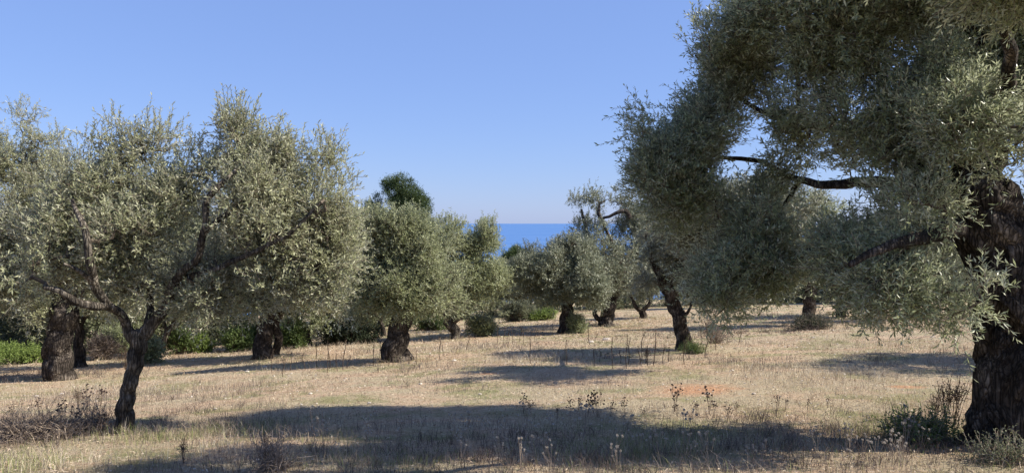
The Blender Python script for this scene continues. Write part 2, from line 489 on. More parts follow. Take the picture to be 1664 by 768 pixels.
def connect(nodes, rad, tufts, rng, k_r=0.0042):
    """grow branches from skeleton nodes to every tuft centre; returns prism arrays"""
    base_n = len(nodes)
    d0 = np.min(np.linalg.norm(tufts[:, None] - nodes[None], axis=2), axis=1)
    order = np.argsort(d0)
    cap = base_n + len(tufts) * 3
    X = np.zeros((cap, 3)); X[:base_n] = nodes
    par = np.full(cap, -1); cnt = np.zeros(cap)
    m = base_n
    for i in order:
        t = tufts[i]
        dist = np.linalg.norm(X[:m] - t, axis=1)
        below = X[:m, 2] > t[2] + 0.15
        dist = dist + np.where(below, 0.25, 0)
        p = int(np.argmin(dist))
        a = X[p]
        L = np.linalg.norm(t - a)
        if L > 0.25:
            j = rng.normal(size=(2, 3)) * L * 0.09
            X[m] = a + (t - a) * 0.33 + j[0] - np.array([0, 0, 0.02]); par[m] = p
            X[m + 1] = a + (t - a) * 0.68 + j[1]; par[m + 1] = m
            X[m + 2] = t; par[m + 2] = m + 1
            m += 3
        else:
            X[m] = t; par[m] = p; m += 1
        cnt[m - 1] += 1
    for q in range(m - 1, base_n - 1, -1):
        if par[q] >= base_n: cnt[par[q]] += cnt[q]
    ids = np.arange(base_n, m)
    pr = par[ids]
    rb = k_r * np.maximum(cnt[ids], 1) ** 0.48
    ra = np.where(pr >= base_n, k_r * np.maximum(cnt[pr], 1) ** 0.48, rb * 1.15)
    return X[pr], X[ids], np.minimum(ra, 0.022), np.minimum(rb, 0.022)

def olive(base_px, trunk, limbs, lobes, label, n=500, leaf=0.055, wid=0.014, twigs=9, per=12, mat='olive_near', bark='bark',
          name='olive_tree', thin=0.12, seed=1, tl=(0.14, 0.34), up=0.35, gnarl=0.16, stems=True, base=None, d=None, group=None, flare=0.35, cat='olive tree', shoots=0.0, s=0.45, spread=0.75, droop=0.25, lichen=None):
    """trunk/limb rows: (px, py, depth offset, width px). lobes: (px, py, depth offset, rx px, ry px, depth radius m, weight)"""
    rng = np.random.default_rng(seed)
    if base is None: base = ground_at(*base_px)
    D = base[1]
    kx = D / FOC
    def row(r): 
        q = P(r[0], r[1], D + r[2])
        return [*(q - base), r[3] * 0.5 * kx]
    root = obj(name, None, loc=tuple(base))
    root.empty_display_size = 0.3
    tag(root, label, cat, group)
    tp = [row(r) for r in trunk]
    for r_ in tp: r_[3] *= 0.88
    tp[0][0] = 0; tp[0][1] = 0; tp[0][2] = -0.12
    path = spline(tp, 0.03 if D < 16 else 0.07)
    v, f, cap = trunk_tube(path, 84 if D < 16 else 32, gnarl, seed * 1.7, flare, 0.12)
    me = make_mesh('trunk', [(v, f, 0, 0.5), (v[cap.ravel()], np.arange(cap.size).reshape(-1, 3), 0, 0.5)], [M[bark]], True)
    obj('trunk', me, root)
    nodes = [path[len(path) // 2:]]
    for li, l in enumerate(limbs):
        lp = spline([row(r) for r in l], 0.06 if D < 16 else 0.12)
        v, f, cap = trunk_tube(lp, 14 if D < 16 else 8, gnarl * 0.8, seed + li * 2.3, 0, 0.25)
        me = make_mesh('limb', [(v, f, 0, 0.5), (v[cap.ravel()], np.arange(cap.size).reshape(-1, 3), 0, 0.5)], [M[bark]], True)
        obj('limb', me, root)
        nodes.append(lp[len(lp) // 4:])
    nodes = np.vstack(nodes)[:, :3]
    L3 = []
    for (px, py, dd, rx, ry, rz, w) in lobes:
        c = P(px, py, D + dd) - base
        kk = (D + dd) / FOC
        L3.append((c, (rx * kk, rz, ry * kk), w))
    sub = []
    for c, r, w in L3:
        r = np.array(r)
        sub.append((c, r * 0.62, w * 0.9))
        for _ in range(8):
            u = rand_unit(1, rng)[0]
            sub.append((c + u * r * rng.uniform(0.45, 0.85), r * rng.uniform(0.28, 0.52) * rng.uniform(0.75, 1.25, 3), w * rng.uniform(0.7, 1.5)))
    tu, dr = sample_lobes(sub, n, rng, thin, s, seed)
    ok = tu[:, 2] > 0.35
    tu, dr = tu[ok], dr[ok]
    A, B, ra, rb = connect(nodes, None, tu, rng)
    parts = foliage(tu, dr, rng, leaf, wid, twigs, per, tl=tl, up=up, stems=stems, spread=spread, droop=droop)
    v, f = prisms(A, B, ra, rb, 5)
    parts.append((v, f, 1, rng.uniform(0, 0.8, len(f))))
    if shoots > 0:      # long upright shoots on the upper outline
        top = tu[:, 2] > np.quantile(tu[:, 2], 0.72)
        tt = tu[top]; k = int(len(tt) * shoots); tt = tt[rng.permutation(len(tt))[:k]]
        parts += foliage(tt + [0, 0, 0.05], np.tile([0, 0, 1.0], (k, 1)), rng, leaf, wid, 3, int(per * 1.7), tl=(0.2, 0.36), up=0.6, spread=0.45, droop=0.3)
    me = make_mesh('crown', parts, [M[mat], M['twig']])
    obj('crown', me, root)
    return root

RED = []
_p = ground_at(1132, 633); RED.append((_p[0], _p[1], .75, 0.8))
_p = ground_at(1470, 628); RED.append((_p[0], _p[1], .35, 0.2))
_p = ground_at(800, 606); RED.append((_p[0], _p[1], 0.3, 0.25))

# ------------------------------------------------------------------ ground, sea
def build_ground():
    def axis(near, far, n1, n2):
        a = np.linspace(0, near, n1)
        b = near * (far / near) ** (np.arange(1, n2) / (n2 - 1))
        return np.concatenate([a, b])
    xp = axis(30, 2200, 220, 60)
    xs = np.concatenate([-xp[:0:-1], xp])
    ys = np.concatenate([-axis(30, 700, 40, 14)[:0:-1], axis(70, 2200, 480, 60)])
    X, Y = np.meshgrid(xs, ys)
    Z = ground(X, Y)
    v = np.stack([X, Y, Z], -1).reshape(-1, 3)
    nx = len(xs); ny = len(ys)
    i, j = np.meshgrid(np.arange(nx - 1), np.arange(ny - 1))
    a = (j * nx + i).ravel()
    f = np.stack([a, a + 1, a + nx + 1, a + nx], 1)
    me = make_mesh('ground', [(v, f, 0, 0.5)], [ground_material()], True)
    tag(obj('ground', me), kind='structure')

def build_sea():
    m, nt, out = mat_new('sea_water')
    p = N(nt, 'ShaderNodeBsdfPrincipled'); p.inputs['Base Color'].default_value = (0.012, 0.085, 0.26, 1)
    p.inputs['Roughness'].default_value = 0.55; p.inputs['Specular IOR Level'].default_value = 0.12
    tc = N(nt, 'ShaderNodeTexCoord')
    mp = N(nt, 'ShaderNodeMapping'); mp.inputs['Scale'].default_value = (0.0006, 0.003, 1)
    nt.links.new(tc.outputs['Object'], mp.inputs[0])
    n = N(nt, 'ShaderNodeTexNoise'); n.inputs['Scale'].default_value = 1.0; n.inputs['Detail'].default_value = 6
    nt.links.new(mp.outputs[0], n.inputs['Vector'])
    c = ramp(nt, n.outputs['Fac'], [(0.35, (0.06, 0.145, 0.33)), (0.65, (0.085, 0.175, 0.36))])
    nt.links.new(c, p.inputs['Base Color'])
    nt.links.new(p.outputs[0], out.inputs[0])
    k = 96
    rad = [0, 2000, 8000, 30000, 70000]
    v = [(0, 0, -120.0)]
    for r in rad[1:]:
        for i in range(k):
            a = 2 * math.pi * i / k
            v.append((r * math.cos(a), r * math.sin(a), -120.0))
    tri = [(0, 1 + i, 1 + (i + 1) % k) for i in range(k)]
    q = []
    for s_ in range(len(rad) - 2):
        o = 1 + s_ * k
        for i in range(k):
            q.append((o + i, o + k + i, o + k + (i + 1) % k, o + (i + 1) % k))
    va = np.array(v)
    me = make_mesh('sea', [(va, np.array(q), 0, 0.5), (va, np.array(tri), 0, 0.5)], [m], False)
    tag(obj('sea', me), kind='structure')

build_ground()
build_sea()

# ------------------------------------------------------------------ olive trees
# young forked olive, near left
olive((205, 702),
      [(204, 702, 0, 34), (204, 668, 0, 30), (210, 630, 0, 27), (220, 590, 0, 27), (224, 560, 0, 29), (224, 540, 0, 31)],
      [[(226, 548, 0, 22), (246, 528, 0, 19), (268, 497, .05, 16), (285, 455, -.1, 14), (322, 415, -.35, 12), (332, 365, -.5, 11), (340, 320, -.5, 10), (372, 288, -.4, 8), (398, 262, -.2, 5)],
       [(285, 455, .1, 12), (340, 440, -.2, 10), (400, 415, -.4, 8), (470, 380, -.5, 6), (520, 330, -.5, 4)],
       [(334, 375, -.45, 9), (372, 345, -.4, 8), (420, 310, .5, 6), (470, 250, .6, 4)],
       [(222, 552, 0, 22), (204, 522, -.05, 15), (184, 500, -.35, 13), (150, 496, -.7, 12), (122, 490, -.8, 11), (98, 473, -.9, 9), (72, 467, -.95, 6)],
       [(186, 502, -.35, 12), (162, 478, -.6, 13), (148, 440, -.85, 12), (144, 400, -.95, 11), (132, 360, -.9, 9), (118, 325, -.8, 5)],
       [(160, 472, -.65, 7), (130, 440, -.9, 6), (104, 428, -1.0, 3)],
       [(240, 530, .05, 14), (246, 470, .3, 11), (236, 400, .4, 9), (225, 330, .4, 7), (208, 280, .35, 5), (190, 245, .3, 3)]],
      [(212, 262, .3, 84, 46, .45, .7), (140, 310, .2, 74, 46, .5, .5), (240, 320, .2, 70, 45, .5, .6), (110, 370, 0, 85, 62, .7, .8), (230, 400, .1, 100, 75, .8, 1.0), (262, 228, .3, 42, 24, .4, .4), (170, 232, .3, 32, 26, .3, .3), (70, 420, -.1, 60, 50, .6, .6), (360, 490, .1, 85, 32, .6, .7), (300, 350, .2, 60, 50, .5, .6), (325, 270, .2, 30, 36, .3, .25), (560, 330, .3, 28, 36, .4, .35),
       (388, 238, .3, 42, 48, .4, .6), (440, 270, .3, 60, 50, .6, .8), (505, 262, .3, 44, 42, .5, .6), (515, 335, .3, 62, 66, .7, 1.0), (555, 400, .3, 34, 50, .6, .6), (420, 350, .2, 95, 85, .8, 1.1), (400, 440, -.1, 105, 62, .8, 1.0),
       (500, 430, .1, 75, 70, .7, 1.0), (280, 455, 0, 85, 52, .6, .8), (160, 440, 0, 80, 45, .6, .5)],
      'slim young olive in the left foreground, trunk forked low, one bare branch reaching left', n=1250, leaf=.06, wid=.0165, twigs=9, per=12, mat='olive_left', bark='bark_grey',
      seed=11, shoots=.5, thin=.36, s=.24, flare=.12, gnarl=.2)

# ancient olive, near right
olive((1640, 722),
      [(1645, 722, 0, 150), (1648, 660, 0, 128), (1652, 600, 0, 122), (1654, 540, 0, 122), (1648, 470, 0, 118), (1628, 410, 0, 120), (1596, 350, 0, 112), (1580, 315, 0, 92)],
      [[(1590, 335, 0, 70), (1590, 290, .1, 66), (1602, 235, .2, 52), (1612, 185, .3, 42), (1598, 120, .4, 32), (1580, 40, .5, 22), (1570, -60, .6, 12)],
       [(1590, 345, 0, 60), (1545, 312, .1, 48), (1505, 290, .3, 36), (1480, 262, .5, 26), (1470, 200, .7, 20), (1430, 120, .9, 14), (1400, 40, 1.1, 9)],
       [(1515, 295, .2, 26), (1460, 300, .8, 24), (1400, 296, 1.2, 21), (1340, 300, 1.6, 18), (1280, 285, 1.9, 15), (1235, 262, 2.1, 12), (1170, 255, 2.3, 8), (1100, 240, 2.4, 5)],
       [(1470, 215, .7, 18), (1400, 215, 1.1, 16), (1340, 206, 1.4, 13), (1300, 178, 1.7, 10), (1296, 128, 1.9, 8), (1280, 60, 2.0, 5)],
       [(1350, 212, 1.4, 11), (1262, 192, 1.9, 9), (1190, 150, 2.2, 7), (1130, 90, 2.4, 4)],
       [(1560, 370, -.2, 30), (1500, 385, -.6, 20), (1440, 400, -.8, 13), (1380, 430, -.9, 8)],
       [(1300, 292, 1.8, 10), (1270, 340, 1.7, 8), (1240, 400, 1.6, 6), (1225, 450, 1.5, 3)],
       [(1640, 420, 0, 60), (1700, 330, .2, 52), (1770, 240, .3, 36), (1830, 120, .4, 20)],
       [(1600, 250, .1, 26), (1640, 130, -.8, 20), (1620, -20, -1.6, 14), (1560, -120, -2.1, 8)],
       [(1505, 290, .3, 18), (1530, 262, .1, 15), (1545, 225, 0, 10), (1550, 180, -.2, 5)]],
      [(1178, 80, 2.0, 98, 105, .9, 1.1), (1106, 212, 2.0, 92, 84, .9, 1.4), (1120, 300, 1.9, 78, 75, .8, .9), (1190, 400, 1.6, 88, 85, .8, .9), (1290, 60, 1.6, 120, 90, 1.0, 1.1),
       (1270, 350, 1.3, 78, 62, .8, .8), (1330, 130, 1.3, 90, 70, .9, .8), (1270, 425, 1.1, 78, 55, .7, .8),
       (1440, 60, .8, 130, 100, 1.1, 1.2), (1440, 175, .6, 110, 62, .9, 1.0), (1400, 250, .7, 62, 40, .6, .4), (1380, 395, .6, 72, 62, .7, .8), (1460, 430, -.3, 88, 62, .6, .9),
       (1590, 90, -.1, 125, 100, 1.0, 1.2), (1550, 170, -.5, 90, 55, .7, .7), (1640, 220, -.8, 55, 75, .4, .45), (1610, 455, -1.0, 40, 26, .3, .3), (1590, 350, -1.0, 60, 30, .3, .3), (1640, 270, -.9, 40, 30, .3, .3), (1520, 400, -.8, 70, 55, .4, .6),
       (1400, -50, .9, 160, 90, 1.3, 1.2), (1580, -70, .4, 170, 100, 1.5, 1.2), (1740, 80, 0, 130, 150, 1.6, 1.3), (1780, 260, 0, 110, 120, 1.2, 1.0), (1480, 0, 1.6, 180, 100, .9, 1.0), (1500, 345, -.4, 62, 42, .5, .8), (1430, 340, .3, 50, 36, .5, .6), (1470, 475, -.4, 85, 40, .6, 1.1), (1430, 480, .2, 70, 36, .6, .9), (1180, 455, 1.3, 80, 48, .7, 1.0), (1500, 290, .1, 60, 30, .4, .4), (1570, 205, -.6, 50, 36, .3, .5), (1400, 300, .9, 60, 30, .6, .5), (1300, 225, 1.6, 60, 40, .5, .7), (1380, 240, 1.3, 60, 40, .5, .7), (1250, 300, 1.9, 50, 34, .5, .5), (1450, 250, 1.0, 60, 34, .5, .6), (1100, 330, 1.9, 70, 50, .7, .7), (1340, 330, 1.2, 60, 34, .6, .6), (1490, 310, .8, 60, 34, .5, .5), (1430, -160, -2.3, 190, 80, .9, 1.8), (1290, -150, -1.6, 130, 70, .8, 1.2), (1700, -100, -2.2, 170, 100, 1.0, 1.8), (1580, -190, -2.7, 200, 80, .8, 1.6), (1560, -170, -1.2, 200, 80, 1.0, .8), (1540, 490, -.6, 40, 34, .4, .5), (1230, 160, 1.9, 80, 70, .8, .9), (1240, 290, 2.0, 50, 36, .5, .4), (1480, 250, .4, 75, 40, .6, .8)],  # unseen overhead lobes toward the camera are added to shade the foreground
      'huge old olive at the right edge, thick dark trunk leaning left under a broad canopy', n=4700, leaf=.07, wid=.017, twigs=9, per=12, mat='olive_near', bark='bark_brown',
      seed=23, shoots=.3, thin=.40, gnarl=.24, flare=.35, s=.27)

# thick gnarled olive behind the slim one
olive((93, 617),
      [(95, 617, 0, 42), (90, 590, 0, 45), (93, 560, 0, 44), (101, 530, 0, 43), (108, 500, 0, 46), (112, 478, 0, 40)],
      [[(110, 490, 0, 28), (80, 440, -.1, 20), (50, 380, -.2, 14), (35, 320, -.2, 9), (40, 270, 0, 4)],
       [(114, 488, 0, 28), (150, 430, .2, 20), (180, 370, .4, 14), (200, 300, .5, 8)],
       [(110, 490, 0, 22), (60, 450, .6, 15), (-10, 400, .8, 10), (-70, 340, .9, 6)]],
      [(70, 330, 0, 75, 65, 1.0, 1), (0, 265, 0, 60, 55, .9, .9), (38, 190, 0, 46, 18, .3, .25), (70, 240, 0, 40, 30, .5, .5), (110, 400, 0, 90, 70, 1.2, 1.1), (10, 400, 0, 95, 80, 1.2, 1.1), (190, 400, .3, 80, 75, 1.1, 1.0),
       (30, 480, -.2, 75, 50, .9, 1.0), (200, 460, .4, 80, 50, 1.0, .9), (-90, 380, .3, 90, 110, 1.3, 1.0), (70, 265, .2, 45, 35, .5, .25)],
      'thick gnarled old olive at the left edge, massive trunk behind the slim forked one', n=1500, leaf=.07, wid=.02, twigs=10, per=10, mat='olive_left', bark='bark_brown', seed=31, shoots=.3, gnarl=.26, flare=.1)

olive((430, 582),
      [(430, 583, 0, 34), (429, 560, 0, 30), (431, 535, 0, 29), (438, 512, 0, 30), (440, 500, 0, 26)],
      [[(440, 508, 0, 18), (410, 460, 0, 14), (380, 410, .2, 8)], [(440, 508, 0, 18), (470, 460, -.2, 14), (510, 410, -.2, 8)],
       [(448, 576, .25, 14), (452, 548, .2, 13), (450, 520, .1, 12), (470, 480, .3, 8)]],
      [(430, 400, 0, 110, 70, 1.6, 1), (360, 460, 0, 80, 58, 1.3, 1), (500, 455, 0, 85, 62, 1.4, 1), (430, 470, 0, 90, 45, 1.4, 1), (530, 400, .2, 55, 60, 1.0, .8), (560, 460, .2, 40, 50, .8, .6)],
      'broad olive with a dark double trunk half hidden behind the slim foreground tree', n=1200, leaf=.08, wid=.021, twigs=8, per=10, mat='olive_left', bark='bark_brown', seed=43)

olive((640, 586),
      [(640, 586, 0, 50), (640, 570, 0, 44), (645, 545, 0, 41), (652, 520, 0, 38), (658, 500, 0, 32)],
      [[(655, 512, 0, 22), (630, 465, 0, 15), (600, 420, .1, 8)], [(660, 508, 0, 22), (680, 450, .1, 15), (700, 390, .1, 8)], [(655, 512, 0, 18), (655, 440, -.3, 12), (650, 370, -.3, 7)]],
      [(645, 400, 0, 70, 48, 1.0, 1.2), (575, 440, 0, 30, 55, .7, .6), (610, 430, 0, 52, 55, .9, .9), (695, 410, 0, 52, 60, .9, .9), (650, 455, -.2, 90, 58, 1.2, 1.2), (600, 485, 0, 52, 40, .9, .8), (710, 465, 0, 52, 50, .9, .8)],
      'rounded grey-green olive left of centre on a dark split trunk', n=1400, leaf=.078, wid=.023, twigs=8, per=10, mat='olive_mid', bark='bark_brown', seed=53, shoots=.5, flare=.5)

olive((738, 550),
      [(740, 550, 0, 17), (741, 540, 0, 17), (735, 530, 0, 18), (728, 520, 0, 18)],
      [[(730, 522, 0, 14), (722, 508, 0, 11), (715, 480, .1, 7), (720, 420, .1, 5)], [(732, 524, 0, 13), (750, 510, 0, 11), (765, 480, 0, 8), (780, 400, 0, 5)]],
      [(740, 412, 0, 56, 52, 1.2, 1.2), (790, 400, 0, 30, 40, .7, .8), (800, 450, 0, 26, 50, .8, .7), (770, 450, 0, 55, 58, 1.3, 1.2), (735, 470, 0, 40, 40, 1.0, .8), (790, 485, 0, 33, 30, .8, .6), (700, 450, .5, 40, 60, 1.0, .8)],
      'silvery olive right of the split-trunk tree, short pale crooked trunk', n=1100, leaf=.09, wid=.024, twigs=7, per=10, mat='olive_mid', bark='bark_grey', seed=61, shoots=.6, stems=False)

olive((918, 541),
      [(918, 541, 0, 28), (918, 528, 0, 23), (921, 508, 0, 21), (923, 490, 0, 20)],
      [[(922, 495, 0, 14), (905, 460, 0, 9), (890, 430, 0, 5)], [(923, 495, 0, 14), (940, 450, 0, 10), (940, 400, 0, 5)]],
      [(930, 412, 0, 52, 36, 1.1, 1), (885, 440, 0, 50, 38, 1.2, 1), (950, 448, 0, 58, 42, 1.3, 1.2), (965, 478, -.2, 40, 22, .9, .8), (895, 476, 0, 44, 22, .9, .7), (862, 462, .3, 30, 28, .7, .5)],
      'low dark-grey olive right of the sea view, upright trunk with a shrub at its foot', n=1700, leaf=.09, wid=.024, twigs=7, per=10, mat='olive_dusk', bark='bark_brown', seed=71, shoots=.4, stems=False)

olive((985, 529),
      [(985, 529, 0, 32), (985, 518, 0, 26), (989, 503, 0, 26), (993, 488, 0, 22)],
      [[(990, 500, 0, 10), (974, 520, 0, 9), (966, 510, 0, 7), (968, 504, 0, 6)], [(992, 492, 0, 16), (985, 450, 0, 11), (960, 400, .1, 8), (945, 340, .1, 4)],
       [(994, 492, 0, 16), (1010, 440, -.2, 11), (995, 395, -.5, 6), (978, 358, -.8, 4.5), (990, 352, -.9, 5), (1006, 344, -.9, 6), (1018, 343, -.9, 8), (1025, 356, -.9, 6)],
       [(978, 358, -.8, 6), (972, 346, -.8, 6), (975, 330, -.7, 3)], [(1008, 440, 0, 9), (1040, 390, .2, 7), (1050, 340, .2, 4)]],
      [(950, 322, 0, 32, 34, .8, .6), (990, 328, 0, 50, 28, .8, .6), (955, 380, 0, 50, 46, 1.2, 1.2), (1025, 390, .3, 52, 46, 1.2, 1.1), (1060, 400, .2, 40, 50, 1.0, 1.0), (975, 405, -1.4, 44, 40, .7, .9), (1020, 425, -1.4, 44, 34, .7, .9), (1005, 430, 0, 62, 40, 1.3, 1), (985, 462, 0, 66, 26, 1.3, 1), (1050, 430, 0, 46, 40, 1.1, .9), (1030, 350, .2, 34, 30, .8, .4)],
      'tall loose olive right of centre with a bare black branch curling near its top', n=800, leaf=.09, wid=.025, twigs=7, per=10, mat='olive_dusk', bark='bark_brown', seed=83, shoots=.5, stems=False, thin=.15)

olive((1046, 517),
      [(1046, 517, 0, 12), (1045, 510, 0, 11), (1043, 503, 0, 11)],
      [[(1043, 505, 0, 8), (1034, 498, 0, 7), (1025, 480, 0, 4)], [(1044, 505, 0, 8), (1054, 495, 0, 6), (1060, 475, 0, 4)]],
      [(1040, 462, 0, 42, 28, 1.2, 1), (1065, 455, 0, 40, 30, 1.2, 1)],
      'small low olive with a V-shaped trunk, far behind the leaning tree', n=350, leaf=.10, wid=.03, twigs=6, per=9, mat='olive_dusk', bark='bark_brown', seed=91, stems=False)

olive((1113, 568),
      [(1113, 568, 0, 28), (1110, 548, 0, 26), (1104, 520, 0, 26), (1094, 490, 0, 26), (1084, 468, 0, 23), (1076, 452, 0, 20)],
      [[(1080, 460, 0, 14), (1060, 420, 0, 10), (1050, 370, 0, 6)], [(1082, 462, 0, 15), (1110, 420, 0, 11), (1140, 390, -1.2, 9), (1180, 370, -2.6, 6), (1220, 350, -3.6, 4)], [(1104, 515, -.1, 8), (1118, 508, -.2, 6), (1124, 494, -.3, 3)]],
      [(1070, 400, 0, 48, 50, 1.0, 1), (1060, 460, .2, 34, 24, .8, .5), (1120, 400, 0, 60, 60, 1.3, 1.1), (1180, 400, 0, 60, 50, 1.4, 1), (1150, 340, 0, 60, 50, 1.2, 1), (1130, 370, -3.6, 110, 46, 1.1, 1.5), (1230, 345, -4.4, 110, 50, 1.0, 1.5), (1170, 330, -5.2, 120, 40, .9, 1.3), (1190, 420, -2, 70, 50, 1.2, 1), (1140, 455, -.3, 50, 32, 1.0, .7), (1210, 450, -.4, 50, 40, 1.0, .7)],  # lobes set far toward the camera are added to cast the central meadow shade
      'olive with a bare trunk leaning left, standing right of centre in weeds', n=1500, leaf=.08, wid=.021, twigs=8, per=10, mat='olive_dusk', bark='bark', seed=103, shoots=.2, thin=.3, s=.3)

olive((1315, 528),
      [(1315, 528, 0, 28), (1315, 510, 0, 24), (1316, 480, 0, 24), (1317, 455, 0, 22)],
      [[(1317, 460, 0, 14), (1290, 420, 0, 10), (1260, 380, 0, 5)], [(1317, 460, 0, 14), (1345, 420, 0, 10), (1370, 380, 0, 5)]],
      [(1300, 400, 0, 70, 50, 1.8, 1), (1250, 430, 0, 50, 40, 1.4, 1), (1355, 420, 0, 50, 40, 1.4, 1), (1310, 350, 0, 60, 40, 1.4, 1)],
      'olive with a straight dark trunk, seen below the hanging right-hand branches', n=700, leaf=.09, wid=.026, twigs=7, per=9, mat='olive_mid', bark='bark', seed=113, stems=False)

olive((1366, 515),
      [(1366, 515, 0, 18), (1366, 500, 0, 16), (1367, 478, 0, 15)],
      [[(1367, 482, 0, 10), (1350, 440, 0, 6)], [(1367, 482, 0, 10), (1390, 440, 0, 6)]],
      [(1400, 395, 0, 60, 50, 2.0, 1), (1440, 420, 0, 50, 45, 1.6, 1), (1370, 440, 0, 50, 35, 1.6, 1)],
      'farther olive with a thinner trunk just right of the straight-trunked one', n=500, leaf=.11, wid=.032, twigs=6, per=9, mat='olive_far', bark='bark_brown', seed=123, stems=False)

olive((1556, 516),
      [(1556, 516, 0, 26), (1556, 500, 0, 22), (1552, 480, 0, 20)],
      [[(1552, 484, 0, 12), (1520, 430, 0, 8)], [(1552, 484, 0, 12), (1580, 430, 0, 8)]],
      [(1540, 380, 0, 75, 60, 2.0, 1), (1480, 380, 0, 60, 55, 1.6, 1), (1600, 410, 0, 60, 50, 1.6, 1), (1520, 440, 0, 90, 35, 1.8, 1)],
      'pale olive standing far back left of the huge trunk at the right edge', n=650, leaf=.11, wid=.032, twigs=6, per=9, mat='olive_far', bark='bark_brown', seed=133, stems=False)

# small olives behind the left group
olive((500, 562),
      [(502, 563, 0, 17), (500, 550, 0, 15), (498, 535, 0, 14)],
      [[(498, 540, 0, 9), (480, 510, 0, 6)], [(498, 540, 0, 9), (520, 505, 0, 6)]],
      [(500, 490, 0, 62, 42, 1.4, 1), (550, 480, 0, 50, 45, 1.4, 1), (520, 440, 0, 60, 50, 1.4, 1)],
      'small olive with a short pale trunk behind the double-trunked tree', n=450, leaf=.085, wid=.024, twigs=7, per=9, mat='olive_mid', bark='bark_grey', seed=143, stems=False)
olive((262, 576),
      [(262, 576, 0, 12), (264, 562, 0, 11), (270, 545, 0, 10), (278, 530, 0, 9)],
      [[(276, 534, 0, 7), (290, 505, 0, 5), (310, 470, 0, 3)], [(272, 540, 0, 6), (262, 510, 0, 4)]],
      [(280, 480, 0, 62, 42, 1.5, 1), (330, 460, 0, 55, 45, 1.4, 1), (230, 470, 0, 45, 40, 1.2, 1)],
      'thin olive with a leaning grey stem behind the slim foreground tree', n=400, leaf=.085, wid=.024, twigs=7, per=9, mat='olive_left', bark='bark_grey', seed=153, stems=False)
olive((131, 596),
      [(131, 596, 0, 24), (129, 575, 0, 20), (128, 550, 0, 18), (130, 520, 0, 16)],
      [[(130, 528, 0, 10), (150, 490, 0, 6)], [(130, 528, 0, 10), (110, 480, 0, 6)]],
      [(150, 470, 0, 62, 38, 1.3, 1), (90, 470, .3, 55, 40, 1.3, 1), (190, 500, .2, 40, 28, 1.0, .6)],
      'dark-trunked olive close behind the thick gnarled one, to its right', n=450, leaf=.08, wid=.022, twigs=7, per=9, mat='olive_left', bark='bark_brown', seed=163, stems=False)
olive((625, 545),
      [(628, 548, 0, 12), (622, 535, 0, 10), (617, 520, 0, 9)],
      [[(618, 524, 0, 6), (605, 500, 0, 4)], [(618, 524, 0, 6), (628, 500, 0, 4)]],
      [(575, 385, 0, 30, 42, 1.2, .7), (585, 440, 0, 45, 50, 1.6, 1), (600, 500, 0, 45, 30, 1.4, .9)],
      'thin olive close behind the split-trunk tree, its loose crown showing at the left', n=450, leaf=.10, wid=.028, twigs=6, per=9, mat='olive_mid', bark='bark_brown', seed=173, stems=False, shoots=.6)

# olive beyond the right edge whose shade lies on the meadow
olive(None, [(1790, 585, 0, 50), (1790, 540, 0, 44), (1785, 500, 0, 40)],
      [[(1785, 505, 0, 26), (1740, 430, 0, 16), (1700, 370, 0, 8)], [(1785, 505, 0, 26), (1840, 430, 0, 16), (1880, 370, 0, 8)]],
      [(1785, 380, -.1, 150, 90, 2.1, 1.2), (1660, 390, -.1, 120, 60, 1.7, 1.1), (1720, 420, -.6, 90, 55, 1.5, 1), (1850, 420, 0, 90, 60, 1.5, 1)],
      'olive behind the huge right-edge trunk, throwing the oval shade on the sunny meadow', base=np.array([11.8, 14.7, gz(11.8, 14.7)]), n=700, leaf=.085, wid=.024, twigs=7, per=9, mat='olive_mid', bark='bark_brown', seed=183, stems=False)

# background olives: three prototypes, copied
BG = [(30, 58, 34, 'behind the thick gnarled trunk'), (330, 60, 36, 'behind the slim tree, second of the far row'), ]
def far_olive(seed):
    rng = np.random.default_rng(seed)
    root = obj('olive_tree', None)
    h = 1.0
    pts = [[0, 0, -0.3, .28], [.05, .02, .5, .22], [rng.uniform(-.2, .2), rng.uniform(-.2, .2), 1.3, .19]]
    path = spline(pts, .15)
    v, f, cap = trunk_tube(path, 12, .15, seed, .3, .1)
    obj('trunk', make_mesh('trunk', [(v, f, 0, .5)], [M['bark_brown']], True), root)
    nodes = [path[-4:, :3]]
    for a in range(4):
        th = a * 1.57 + rng.uniform(-.4, .4)
        e = np.array([math.cos(th) * 1.3, math.sin(th) * 1.3, 2.9, .04])
        lp = spline([pts[-1], [e[0] * .4, e[1] * .4, 2.0, .1], e], .2)
        v, f, cap = trunk_tube(lp, 7, .1, seed + a, 0, .2)
        obj('limb', make_mesh('limb', [(v, f, 0, .5)], [M['bark_brown']], True), root)
        nodes.append(lp[2:, :3])
    lobes = []
    for i in range(7):
        th = i * 2.4; r = 1.25 * math.sqrt((i + .5) / 7)
        lobes.append((np.array([math.cos(th) * r, math.sin(th) * r, 2.6 + rng.uniform(-.5, .6)]), (rng.uniform(.9, 1.3), rng.uniform(.9, 1.3), rng.uniform(.7, 1.05)), 1))
    tu, dr = sample_lobes(lobes, 480, rng, .12, .5, seed)
    A, B, ra, rb = connect(np.vstack(nodes), None, tu, rng)
    parts = foliage(tu, dr, rng, .12, .036, 7, 9, tl=(.2, .4), stems=False, tr=.12)
    v, f = prisms(A, B, ra, rb, 4)
    parts.append((v, f, 1, rng.uniform(0, .8, len(f))))
    obj('crown', make_mesh('crown', parts, [M['olive_far'], M['twig']]), root)
    return root
protos = [far_olive(301), far_olive(302), far_olive(303)]
